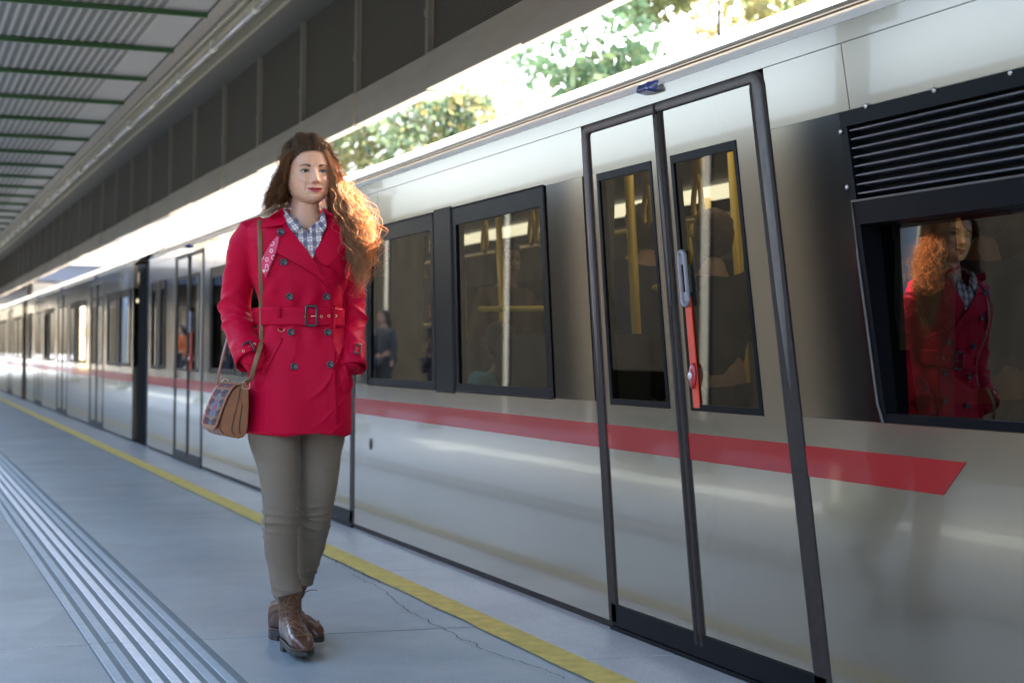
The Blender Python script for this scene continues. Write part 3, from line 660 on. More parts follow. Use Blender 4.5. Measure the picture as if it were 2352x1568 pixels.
# eyes
mscl = mat('eye_white', (.46,.41,.38), .25, 0, .3); miris = mat('iris', (.07,.075,.05), .2, 0, .4); mpup = mat('pupil', (.004,.004,.004), .1, 0, 1)
for sx in (-1, 1):
    c0 = (sx*.0315, .0622, .0005); e = MB().sphere(hp(*c0), .0122, n=20).build('eye', mscl, lady, smooth=True)
    gz = Vector((.10, -1, .02)).normalized(); gz = Rh @ gz; ax = gz.to_track_quat('Z', 'Y').to_matrix()
    for nm, rad, off, m_ in (('iris', .0059, .00015, miris), ('pupil', .0026, .0004, mpup)):
        b = MB(); rws = []
        for i in range(7):
            a = rad/.0122*i/6; rws.append([hp(*c0)+ax @ Vector(((.0122+off)*math.sin(a)*math.cos(t), (.0122+off)*math.sin(a)*math.sin(t), (.0122+off)*math.cos(a))) for t in np.linspace(0, 2*math.pi, 25)])
        b.grid(rws).build(nm, m_, e, smooth=True)
    # lash line
    L = MB(); P_ = []
    for u in np.linspace(-1, 1.08, 18):
        x = sx*(.0315+.0148*u); uc = min(1, abs(u)); z = .0005+.0007*u+.0058*(1-uc**2.2); w, f, b_ = (lerp(z, ZT, T) for T in (WT, FT, BT)); s_ = min(.999, (abs(x)/w))**(1/.9); ff = f*math.sqrt(1-s_*s_)+facef(x, z)
        P_.append(hp(x, ff+.0002, z))
    L.tube(P_, [.0007+.0009*math.sin(math.pi*i/17)+.0004*(i > 11) for i in range(18)], 6); L.build('eyelash', mat('lash', (.012,.008,.006), .7), e, smooth=True)
# ---- coat trunk and sleeves as one cloth
def mid(py, xl, xr, df, db, mb, n=40, pw=.85):
    a, b = q(xl, py), q(xr, py); c = (a+b)/2; rx = (b-a).length/2
    row = []
    for j in range(n):
        t = 2*math.pi*j/n; s_, c_ = math.sin(t), math.cos(t); row.append(Vector((c.x+rx*math.copysign(abs(c_)**pw, c_), (df if s_ < 0 else db)*math.copysign(abs(s_)**pw, s_), c.z)))
    return row
TR = [(994,566,806,.142,.135),(975,566,807,.142,.135),(930,567,808,.142,.135),(890,570,808,.138,.13),(850,574,806,.13,.125),(810,582,800,.122,.115),(775,590,793,.113,.105),(748,594,789,.107,.098),(728,595,788,.105,.097),(706,594,788,.107,.099),(680,588,790,.115,.105),(650,580,797,.124,.112),(615,573,806,.128,.118),(580,566,812,.124,.12),(550,562,810,.112,.115),(528,560,806,.098,.10),(512,580,792,.082,.085),(500,622,768,.066,.072),(490,640,755,.060,.062)]
tb = MB(); kk = 0
for r_ in TR: tb.v += [tuple(p) for p in mid(*r_, tb)]
for i in range(len(TR)-1):
    for j in range(40): tb.f.append((i*40+j, (i*40+(j+1)%40), (i+1)*40+(j+1)%40, (i+1)*40+j))
tb.f.append(tuple(reversed(range(40)))); tb.f.append(tuple((len(TR)-1)*40+j for j in range(40)))
px_m = 1/660
SR = [(608,516,.005,22),(578,533,.005,33),(560,565,.012,36),(554,600,.022,34),(548,640,.035,34.5),(543,675,.045,36),(541,705,.045,37.5),(545,735,.03,36),(553,765,-.005,35),(563,790,-.045,34),(572,812,-.075,33),(584,832,-.095,28),(592,850,-.10,21)]
SL = [(775,530,.005,28),(796,552,.01,32),(803,585,.018,30),(806,625,.028,28),(809,665,.036,27),(812,700,.036,27),(812,735,.025,28),(812,765,0,28),(811,795,-.035,26),(810,822,-.065,25),(806,848,-.085,22)]
for SV in (SR, SL):
    tb.tube([q(a, b, c) for a, b, c, d in SV], [d*px_m for *_, d in SV], 24, r2=[d*px_m*1.02 for *_, d in SV])
# wrist going into the pocket + bulge of the hands
tb.sphere(q(603, 866, -.082), .032, .030, .055, 14); tb.sphere(q(789, 868, -.078), .028, .028, .05, 14)
cme = remesh(tb, .0042, 3, 'coat')
zb = q(690, 728).z
nv = len(cme.vertices); co = np.zeros(nv*3); cme.vertices.foreach_get('co', co); co = co.reshape(-1, 3); no = np.array([v.normal[:] for v in cme.vertices])
def sleeveq(p): return 1.0 if (p[0] < q(583, 700).x or p[0] > q(795, 700).x) else 0.0
zE = q(540, 720).z; zC = q(570, 830).z
xsl, xsr = q(588, 700).x, q(794, 700).x
disp = np.zeros(nv)
for i, p in enumerate(co):
    x, y, z = p; d = .0030*nz(p, 7)+.0012*nz(p, 20, 3)
    sl_ = max(ss(xsl-x, -.012, .012), ss(x-xsr, -.010, .012))*ss(1.53-z, 0, .08) if z > zC-.01 else 0
    # sleeves: broken ridges across the arm, strongest round the elbow
    w_ = sl_*(.25+1.0*G(z-(zE-.02), .10)+.35*G(z-zC, .05))
    sx = -1 if x < 0 else 1
    ph = z*62+ sx*x*26 + y*20 + 3.2*nz(p, 9, 5); rg = 1-abs(math.sin(ph*.5+1.6*nz(p, 5, 9))); d += w_*(.0085*rg**2.2*(.5+nz(p, 12, 17)+.3)-.002)
    if sl_ > .5:
        d += .0022*nz((x*10, y*10, z*26), 1, 4)
        d += .0030*(1-abs(math.sin(z*75-sx*x*60+y*30+4*nz(p, 7, 31))))**3*max(0, .3+1.2*nz(p, 8, 12))*(.4+w_)
    if sl_ < .6:
        # waist gathers and soft drapes
        g = G(abs(z-zb)-.055, .045); d += (1-sl_)*g*.0046*math.sin(x*95+3*nz((x*5, y*5, z*12)))
        d += (1-sl_)*.0060*ss(zb-z, .03, .2)*math.sin(x*26+y*14+2.5*nz((x*3, y*3, z*2.5), 1, 2)) 
        d += (1-sl_)*.0035*G(abs(x)-.135, .04)*(1 if y < 0 else 0)*math.sin(z*60+abs(x)*90+2*nz(p, 6))*G(z-(zb+.13), .12)
        d += (1-sl_)*.004*G(x-q(790,860).x, .05)*max(0, math.sin((z*.9-x*1.5)*70+nz(p, 8)))*G(z-q(790,860).z, .10)
        sg_ = 1 if x > q(695, 800).x else -1; hx = abs(x-q(695, 800).x)
        d += (1-sl_)*.0105*(1-abs(math.sin(z*24-sg_*hx*34+3.2*nz(p, 5, 41))))**4*max(0, .25+1.3*nz(p, 4.5, 52))*ss(zb-z, .02, .10)
        d += (1-sl_)*.0085*(1-abs(math.sin(z*30+hx*38+2.5*nz(p, 6, 61))))**4*max(0, .2+1.4*nz(p, 6, 72))*ss(z-zb, .02, .07)*ss(1.52-z, 0, .1)*ss(hx, .03, .1)
        hem = q(690, 994).z; d -= .0035*G(z-hem-.004, .007)*0
    disp[i] = d
co = co+no*disp[:, None]; cme.vertices.foreach_set('co', co.ravel()); cme.update()
mcoat = mat('coat_red', (.50,.0004,.028), .55, sheen=.02, spec=.12, noise_s=9, noise_a=.05, bump=.10, bump_s=700)
coat = addobj('coat', cme, mcoat, lady)
bvh = BVHTree.FromObject(coat, bpy.context.evaluated_depsgraph_get())
def frontd(px, py, off=.003, dflt=-.1):          # depth of the coat's front seen at this place
    p = q(px, py, -.11); o_ = Vector((0,0,0)); 
    # ray from the eye through the place
    e_ = Vector(((Vector((0,0,CH))-P0).dot(RX), (Vector((0,0,CH))-P0).dot(LY), CH)); dr = (p-e_).normalized()
    h = bvh.ray_cast(e_, dr)
    return (h[0]-dr*off, h[1]) if h[0] else (q(px, py, dflt), Vector((0,-1,0)))
NV = [(664,470),(650,484),(655,505),(668,528),(690,558),(716,592),(730,572),(742,535),(744,505),(738,480),(725,470)]
nvp = [q(*p) for p in NV]; nvp = [(p.x, p.z) for p in nvp]
def inpoly(x, y, P):
    c = False
    for (x1, y1), (x2, y2) in zip(P, P[1:]+P[:1]):
        if (y1 > y) != (y2 > y) and x < (x2-x1)*(y-y1)/(y2-y1)+x1: c = not c
    return c
bm_ = bmesh.new(); bm_.from_mesh(cme); ncx = q(698, 495).x; zt5 = q(698, 503).z
dl = [v for v in bm_.verts if (v.co.y < 0 and inpoly(v.co.x, v.co.z, nvp)) or (v.co.z > zt5 and abs(v.co.x-ncx) < .062 and v.normal.z > .3) ]
bmesh.ops.delete(bm_, geom=dl, context='VERTS'); bm_.to_mesh(cme); bm_.free()
def resample(P, n):
    P = [Vector((a, b, 0)) for a, b in P]; L = [0]
    for a, b in zip(P, P[1:]): L.append(L[-1]+(b-a).length)
    return [tuple(np.interp(t, L, [p[k] for p in P]) for k in (0, 1)) for t in np.linspace(0, L[-1], n)]
def ruled(A, B, n=24, m=12, off=.004, lift=None, smooth_d=3):
    A, B = resample(A, n), resample(B, n); G_ = []
    for (a, b) in zip(A, B):
        row = []
        for k in range(m+1):
            t = k/m; px, py = a[0]+(b[0]-a[0])*t, a[1]+(b[1]-a[1])*t; row.append([px, py, frontd(px, py, 0)[0].y])
        G_.append(row)
    D = np.array([[c[2] for c in r] for r in G_])
    for _ in range(smooth_d):
        E_ = np.pad(D, 1, mode='edge'); D = (E_[1:-1,1:-1]*2+E_[:-2,1:-1]+E_[2:,1:-1]+E_[1:-1,:-2]+E_[1:-1,2:])/6
    out = []
    for i, r in enumerate(G_):
        rw_ = []
        for k, c in enumerate(r):
            o_ = off if not callable(off) else off(i/(len(G_)-1), k/m); rw_.append(q(c[0], c[1], D[i,k]-o_))
        out.append(rw_)
    return out
def patch(name, A, B, m_, n=24, mm=12, off=.004, th=.0022, parent=None, sd=3, seam=True):
    g = MB().grid(ruled(A, B, n, mm, off, smooth_d=sd)); o_ = g.build(name, m_, parent or lady, smooth=True); s_ = o_.modifiers.new('s', 'SOLIDIFY'); s_.thickness = th; s_.offset = 1 if False else 0; return o_
# front overlap panel down to the hem, its free edge at the right
patch('front_panel', [(690,620),(694,680),(698,760),(702,860),(706,984)], [(744,648),(762,684),(766,760),(772,860),(778,984)], mcoat, 40, 10, off=lambda i, k: -.006+.0105*k**2.5-.009*ss(i, .93, 1), parent=coat)
# lapels
lapL = patch('lapel', [(656,505),(650,520),(643,545),(634,562),(631,578),(660,595),(696,614),(722,630),(745,648),(760,680)], [(658,504),(668,524),(678,541),(690,556),(706,576),(716,592),(728,610),(740,630),(752,652),(762,678)], mcoat, 34, 12, off=lambda i, k: .009+.005*math.sin(math.pi*min(1,i*1.2)), parent=coat)
lapR = patch('lapel', [(739,478),(749,495),(752,512),(750,530),(743,548),(732,563),(722,578),(728,592),(738,606)], [(764,492),(782,510),(790,530),(796,552),(797,566),(787,578),(773,592),(760,604),(750,612)], mcoat, 26, 14, off=lambda i, k: .009+.003*k, parent=coat)
colL = MB()
# stand-up collar: open at the front
CA = []
colpts = [(601,502,-.045),(618,497,-.075),(640,492,-.085),(657,506,-.085)]
def col_row(t):   # from picture-left front, round the back, to the right front
    a = math.radians(205-(205+25)*t) if False else None
rowT = []; rowB = []; rowF = []
for t in np.linspace(0, 1, 40):
    a = math.radians(222-264*t)                   # angle round the neck
    cxn = q(698, 495).x; rx, ry = .077, .066
    x = cxn+rx*math.cos(a); y = .012-ry*math.sin(a)*-1 if False else .012+ry*math.sin(a)
    fr_ = max(0, -math.sin(a)); zt_ = q(690, 474).z-.030*fr_
    rowT.append(Vector((x*1.0, y, zt_+.004))); rowB.append(Vector((cxn+(rx+.004)*math.cos(a), .012+(ry+.004)*math.sin(a), q(690, 500).z-.02*fr_)))
    fl = .030+.020*fr_; rowF.append(Vector((cxn+(rx+fl)*math.cos(a), .012+(ry+fl*.8)*math.sin(a), q(690, 505).z-.030*fr_-.012)))
mid_ = [(a+b)/2+Vector(((a-b).x*.0, 0, .010)) for a, b in zip(rowT, rowF)]
co_ = MB().grid([rowB, rowT, mid_, rowF]).build('collar', mcoat, coat, smooth=True, sub=2); s_ = co_.modifiers.new('s', 'SOLIDIFY'); s_.thickness = .003
patch('collar', [(622,496),(612,505),(603,512),(604,520),(612,522)], [(650,478),(654,492),(657,506),(652,516),(644,518)], mcoat, 18, 12, off=lambda i, k: .022-.008*i, parent=coat, sd=8)
patch('collar', [(740,474),(748,486),(756,500),(766,512)], [(760,492),(772,500),(784,514),(788,528)], mcoat, 16, 10, off=.018, parent=coat, sd=8)
# turned-out lining strip with pale rings
mlin = mat('lining_print', (.60,.03,.09), .5); n = mlin.node_tree.nodes; l = mlin.node_tree.links; tc = n.new('ShaderNodeTexCoord'); vo = n.new('ShaderNodeTexVoronoi'); vo.inputs['Scale'].default_value = 42; l.new(tc.outputs['Object'], vo.inputs[0])
rp = n.new('ShaderNodeValToRGB'); rp.color_ramp.elements[0].position = .22; rp.color_ramp.elements[0].color = (.62,.03,.09,1); rp.color_ramp.elements[1].position = .30; rp.color_ramp.elements[1].color = (.85,.6,.5,1); e_ = rp.color_ramp.elements.new(.40); e_.color = (.62,.03,.09,1); l.new(vo.outputs[0], rp.inputs[0]); l.new(rp.outputs[0], n['Principled BSDF'].inputs[0])
patch('lining_flap', [(637,541),(622,560),(608,582),(600,600),(601,618),(609,636)], [(641,544),(640,556),(634,580),(626,600),(619,618),(611,637)], mlin, 20, 6, off=lambda i, k: .010+.012*k*(1-i), parent=coat)
# storm flap on the picture-right chest
patch('storm_flap', [(752,607),(758,602),(768,590),(780,575),(792,566)], [(757,612),(772,622),(786,634),(795,644),(803,632)], mcoat, 20, 8, off=.006, parent=coat)
# shirt
mshirt = mat('plaid_shirt', (.6,.55,.55), .75); n = mshirt.node_tree.nodes; l = mshirt.node_tree.links; tc = n.new('ShaderNodeTexCoord'); mp = n.new('ShaderNodeMapping'); mp.inputs['Rotation'].default_value = (0, math.radians(4), 0); sp = n.new('ShaderNodeSeparateXYZ'); l.new(tc.outputs['Object'], mp.inputs[0]); l.new(mp.outputs[0], sp.inputs[0])
def bandv(o_, per, duty, off=0):
    def M_(op, a, b):
        q_ = n.new('ShaderNodeMath'); q_.operation = op
        for i, v in enumerate((a, b)):
            if isinstance(v, (int, float)): q_.inputs[i].default_value = v
            else: l.new(v, q_.inputs[i])
        return q_.outputs[0]
    return M_('LESS_THAN', M_('FRACT', M_('ADD', M_('DIVIDE', o_, per), off+20), 0), duty)
def MIX(fac, a, b, bt='MIX'):
    x = n.new('ShaderNodeMix'); x.data_type = 'RGBA'; x.blend_type = bt; l.new(fac, x.inputs[0]) if not isinstance(fac, float) else setattr(x.inputs[0], 'default_value', fac)
    for s_, v in ((6, a), (7, b)):
        if isinstance(v, tuple): x.inputs[s_].default_value = (*v, 1)
        else: l.new(v, x.inputs[s_])
    return x.outputs[2]
c_ = MIX(bandv(sp.outputs[0], .030, .45), (.76,.72,.70), (.20,.18,.205)); c_ = MIX(bandv(sp.outputs[2], .030, .45), c_, MIX(.62, c_, (.10,.09,.14))); c_ = MIX(bandv(sp.outputs[0], .030, .10, .3), c_, (.55,.36,.30)); c_ = MIX(bandv(sp.outputs[2], .030, .10, .3), c_, (.5,.36,.32))
l.new(c_, n['Principled BSDF'].inputs[0])
patch('shirt', [(650,482),(655,506),(667,533),(690,563),(714,590)], [(662,494),(676,508),(692,521),(708,533),(717,592)], mshirt, 24, 12, off=.004, sd=6)
patch('shirt_front', [(709,524),(710,545),(713,570),(716,592)], [(742,500),(744,520),(738,550),(719,592)], mshirt, 24, 14, off=.007, sd=6)
mshirt2 = mshirt.copy(); mshirt2.name = 'plaid_collar'
for nd_ in mshirt2.node_tree.nodes:
    if nd_.type == 'MAPPING': nd_.inputs['Rotation'].default_value = (0, math.radians(38), 0)
def leaf(rows, m_, name, parent, th=.002):
    o_ = MB().grid(rows).build(name, m_, parent, smooth=True, sub=1); s_ = o_.modifiers.new('s', 'SOLIDIFY'); s_.thickness = th; return o_
shirt = bpy.data.objects['shirt']; bpy.data.objects['shirt_front'].parent = shirt
leaf([[q(648,476,-.045), q(660,486,-.062), q(678,502,-.086), q(700,517,-.104)], [q(650,490,-.072), q(660,500,-.090), q(675,514,-.106), q(692,523,-.114)], [q(655,504,-.090), q(660,516,-.104), q(668,530,-.114), q(681,540,-.120)]], mshirt2, 'collar', shirt)
leaf([[q(738,476,-.040), q(738,492,-.062), q(734,508,-.080), q(722,519,-.094)], [q(744,484,-.060), q(746,500,-.082), q(742,512,-.100), q(732,522,-.112)], [q(748,496,-.075), q(751,512,-.095), q(749,528,-.113), q(741,536,-.117)]], mshirt2, 'collar', shirt)
sbn = q(709, 532, frontd(709, 532)[0].y-.008); MB().tube([sbn, sbn+Vector((0,-.003,0))], .0042, 14).build('button', mat('shirt_button', (.06,.05,.07), .3), shirt)
# belt
def trrow(py, grow, n=90):
    Y_ = [r[0] for r in TR][::-1]; f = lambda k: float(np.interp(py, Y_, [r[k] for r in TR][::-1])); a, b = q(f(1), py), q(f(2), py); c = (a+b)/2; rx = (b-a).length/2
    out = []
    for j in range(n):
        t = 2*math.pi*j/n; s_, c1 = math.sin(t), math.cos(t); out.append(Vector((c.x+(rx+grow)*math.copysign(abs(c1)**.85, c1), ((f(3) if s_ < 0 else f(4))+grow)*math.copysign(abs(s_)**.85, s_), c.z+.0)))
    return out
b = MB(); rws = []
for t in np.linspace(0, 1, 15):
    py = 749.5-43*t; g_ = .0065+.0012*math.cos(t*math.pi*14)*(1 if 0 < t < 1 else 0)-(.003 if t in (0., 1.) else 0); r_ = trrow(py, g_); r_ = [p+Vector((0,0,.0015*nz((p.x*14,p.y*14,0)))) for p in r_]; rws.append(r_+[r_[0]])
belt = b.grid(rws).build('belt', mcoat, coat, smooth=True); s_ = belt.modifiers.new('s', 'SOLIDIFY'); s_.thickness = .003
leaf([[q(596,705,-.03), q(586,707,-.02), q(578,706,.0)], [q(596,728,-.03), q(585,728,-.02), q(577,727,.0)], [q(596,749,-.03), q(588,748,-.02), q(583,746,.0)]], mcoat, 'belt_end', coat)
bvh2 = BVHTree.FromObject(belt, bpy.context.evaluated_depsgraph_get())
E_ = Vector(((Vector((0,0,CH))-P0).dot(RX), (Vector((0,0,CH))-P0).dot(LY), CH))
def onbelt(px, py, off=.004):
    dr = (q(px, py, -.1)-E_).normalized(); h = bvh2.ray_cast(E_, dr); return (h[0] if h[0] else q(px, py, -.11))-dr*off
mbk_ = mat('buckle_horn', (.02,.022,.026), .3, 0, .6); mgold = mat('gilt', (.75,.5,.3), .3, 1)
def rr2(cx, cy, hw, hh, r, n=5):
    P = []
    for sx, sy, a0 in ((1,-1,-90),(1,1,0),(-1,1,90),(-1,-1,180)):
        for k in range(n): a = math.radians(a0+90*k/(n-1)); P.append((cx+sx*(hw-r)+r*math.cos(a), cy+sy*(hh-r)+r*math.sin(a)))
    return P
bk_ = MB().ring([onbelt(x, y, .009) for x, y in rr2(714.5, 725, 12.2, 22.5, 5)], .0042, 8).build('buckle', mbk_, belt, smooth=True)
MB().tube([onbelt(714, 726, .010), onbelt(728, 725.5, .012)], .0012, 6).build('buckle_pin', mgold, belt)
for (x, y) in ((702,727),(738,726.5),(755.5,725.5),(771,725.5)):
    c = onbelt(x, y, .004); MB().ring([c+Vector((.0040*math.cos(t), 0, .0040*math.sin(t))) for t in np.linspace(0, 2*math.pi, 14)[:-1]], .0011, 6).build('eyelet', mgold, belt, smooth=True)
for px in (641, 767.5):
    w_ = 4.2 if px < 700 else 2.2
    MB().grid([[onbelt(px-w_+i*w_, y, .006 if 704 < y < 751 else .004) for i in range(3)] for y in (702, 707, 728, 749, 754)]).build('belt_loop', mcoat, belt, smooth=True, solid=.002)
c = frontd(646, 755, .004)[0]; MB().tube([c+Vector((.0115*math.cos(t), -.002, .0115*math.sin(t)+.002)) for t in np.linspace(math.pi, 2*math.pi, 12)], .0011, 6).build('ring', mgold, coat, smooth=True)
# buttons
mbt = mat('button_dark', (.022,.026,.026), .32, 0, .4)
def button(px, py, r=.0125, off=.006, lift=0):
    c, nn = frontd(px, py, off+lift); nn = (Vector((nn.x*.5, -abs(nn.y)-.3, nn.z*.5))).normalized(); R_ = nn.to_track_quat('Z', 'Y').to_matrix()
    pr_ = [(0, .0022), (r*.62, .0020), (r*.70, .0034), (r*.9, .0040), (r, .0028), (r*.98, 0), (r*.8, -.002)]
    rows_ = [[c+R_ @ Vector((a*math.cos(t), a*math.sin(t), z)) for t in np.linspace(0, 2*math.pi, 29)] for a, z in pr_]
    bo = MB().grid(rows_).build('button', mbt, coat, smooth=True)
    th = MB()
    for u, v in ((-.0016,.0016),(.0016,.0016)): th.tube([c+R_ @ Vector((u,-v,.0026)), c+R_ @ Vector((u,v,.0026))], .0005, 5)
    th.build('thread', mat('thread_red', (.4,.02,.04), .7), bo)
for (x, y) in ((652,602),(665.5,681),(750,681.5),(668.5,762.5),(753,763),(675.5,841.5),(758.5,837)): button(x, y, lift=.006 if x > 700 else 0)
button(645, 533, .013, lift=.014)
# pocket welts
for A_, B_ in (([(643,775),(625,805),(606,838),(597,858)], [(650,778),(634,808),(616,842),(606,864)]), ([(770,790),(782,815),(797,845),(806,868)], [(763,792),(775,818),(790,850),(799,874)])):
    patch('pocket_welt', A_, B_, mcoat, 20, 4, off=.0035, parent=coat, sd=2)
# cuffs: flared end, strap, buckle
def cuff(pts, rads, bpx, bsz):
    b = MB(); P = [q(*p) for p in pts]; b.tube(P, rads, 28, caps=False); o_ = b.build('cuff', mcoat, coat, smooth=True, solid=.0025); return o_
cr1 = cuff([(563,788,-.045),(567,800,-.058),(574,817,-.080),(579,829,-.094)], [.053,.0545,.055,.056], None, None)
cr2 = cuff([(811,795,-.035),(811,808,-.05),(811,830,-.072),(812,846,-.086)], [.041,.042,.043,.045], None, None)
leaf([[q(552,826,-.09), q(545,826,-.07), q(536,822,-.05)], [q(556,818,-.12), q(546,818,-.10), q(538,816,-.07)], [q(552,806,-.11), q(544,806,-.09), q(533,812,-.06)]], mcoat, 'strap_end', cr1)
leaf([[q(822,845,-.09), q(830,850,-.08), q(834,866,-.07)], [q(818,852,-.10), q(826,858,-.09), q(833,866,-.075)], [q(820,830,-.11), q(829,838,-.09), q(836,850,-.07)]], mcoat, 'strap_end', cr2)
def cuffstrap(cr_, P, w, name='cuff_strap'):
    bv_ = BVHTree.FromObject(cr_, bpy.context.evaluated_depsgraph_get()); rows_ = []
    def hit(x, y, off):
        dr = (q(x, y, -.1)-E_).normalized(); h = bv_.ray_cast(E_, dr); return (h[0] if h[0] else q(x, y, -.10))-dr*off
    for (x, y), (x2, y2) in P: rows_.append([hit(x+(x2-x)*t, y+(y2-y)*t, .004) for t in (0,.33,.66,1)])
    MB().grid(rows_).build(name, mcoat, cr_, smooth=True, solid=.002); return hit
h1 = cuffstrap(cr1, [((535,811),(541,826)),((550,801),(556,816)),((566,793),(573,807)),((584,785),(592,798))], 0)
R1 = [h1(571+(x*math.cos(-.5)-y*math.sin(-.5)), 797+(x*math.sin(-.5)+y*math.cos(-.5)), .0075) for x, y in rr2(0, 0, 9.5, 12, 2.5)]
MB().ring(R1, .0032, 8).build('buckle', mbk_, cr1, smooth=True); MB().tube([h1(570,797,.008), h1(580,792,.009)], .001, 6).build('buckle_pin', mgold, cr1)
for (x, y) in ((559,806),(585,790)):
    c = h1(x, y, .0055); MB().ring([c+Vector((.0035*math.cos(t), 0, .0035*math.sin(t))) for t in np.linspace(0, 2*math.pi, 12)[:-1]], .001, 6).build('eyelet', mgold, cr1, smooth=True)
h2 = cuffstrap(cr2, [((800,790),(796,806)),((810,793),(807,811)),((820,797),(818,815)),((829,800),(829,819))], 0)
R2 = [h2(822+(x*math.cos(.2)-y*math.sin(.2)), 801+(x*math.sin(.2)+y*math.cos(.2)), .0075) for x, y in rr2(0, 0, 6, 11, 2.5)]
MB().ring(R2, .003, 8).build('buckle', mbk_, cr2, smooth=True)
# ---- trousers
def legtube(mb, T, dd):
    P = []; R_ = []; R2_ = []
    for (py, xl, xr, dy) in T: a, b = q(xl, py, dy), q(xr, py, dy); P.append((a+b)/2); R_.append((b-a).length/2); R2_.append((b-a).length/2*dd)
    mb.tube(P, R2_, 28, r2=R_, up=(0,1,0))
LR = [(880,605,685,0),(930,592,688,-.01),(975,576,690,-.015),(1000,568,690,-.02),(1060,588,688,-.035),(1110,597,688,-.05),(1150,602,687,-.06),(1190,604,685,-.06),(1230,604,684,-.05),(1265,608,684,-.045),(1310,617,685,-.045),(1345,622,690,-.05),(1367,628,694,-.055)]
LL = [(880,686,770,.02),(930,684,785,.03),(975,684,790,.035),(1000,686,792,.04),(1060,686,783,.04),(1110,684,776,.03),(1150,683,768,.03),(1190,680,761,.05),(1230,676,752,.09),(1265,673,743,.13),(1300,678,731,.17),(1325,688,722,.19),(1340,688,719,.20)]
tm = MB(); legtube(tm, LR, 1.0); legtube(tm, LL, 1.0); tm.tube([q(690,860,0), q(690,905,0), q(690,965,.005)], [.07,.075,.06], 24, r2=[.11,.125,.09], up=(0,1,0))
tme = remesh(tm, .0045, 3, 'trousers'); nv = len(tme.vertices); co = np.zeros(nv*3); tme.vertices.foreach_get('co', co); co = co.reshape(-1, 3); no = np.array([v.normal[:] for v in tme.vertices])
kz = q(645, 1190).z; az1 = q(660, 1362).z; az2 = q(700, 1332).z; hz = q(690, 1010).z; seamx = q(690, 1000).x
for i, p in enumerate(co):
    x, y, z = p; d = .0014*nz(p, 9); lg = x < seamx or (z < kz and y < .03)
    k = G(z-kz, .055); ph = z*205+x*38*(1 if lg else -1)+2.6*nz(p, 11, 4 if lg else 8)
    rg = (1-abs(math.sin(ph*.5)))**2; d += k*.0085*rg*(.45+.8*max(0, .4+nz(p, 14, 2)))
    a_ = az1 if lg else az2; k2 = G(z-a_-.012, .030); d += k2*.0050*(1-abs(math.sin(z*120+x*30+2*nz(p, 14))))**2
    d += .0022*G(z-hz, .09)*math.sin(x*34+z*48+2*nz(p, 6))
    d += .0012*math.sin(z*64+x*70+3*nz(p, 7))*G(z-kz+.12, .08)
    disp_ = d; co[i] = p+no[i]*disp_
tme.vertices.foreach_set('co', co.ravel()); tme.update()
mtr = mat('trouser_khaki', (.20,.152,.105), .8, spec=.2, noise_s=14, noise_a=.08, bump=.12, bump_s=900, sheen=.1)
trs = addobj('trousers', tme, mtr, lady); bvt = BVHTree.FromObject(trs, bpy.context.evaluated_depsgraph_get())
sm_ = MB(); 
for T in ([(573,1000),(590,1060),(601,1110),(607,1160),(610,1210),(609,1250),(616,1300),(628,1355)],):
    P = []
    for x, y in resample(T, 40):
        dr = (q(x, y, -.05)-E_).normalized(); h = bvt.ray_cast(E_, dr)
        if h[0]: P.append(h[0]-dr*.0004)
    sm_.tube(P, .0012, 5)
sm_.build('side_seam', mtr, trs, smooth=True)
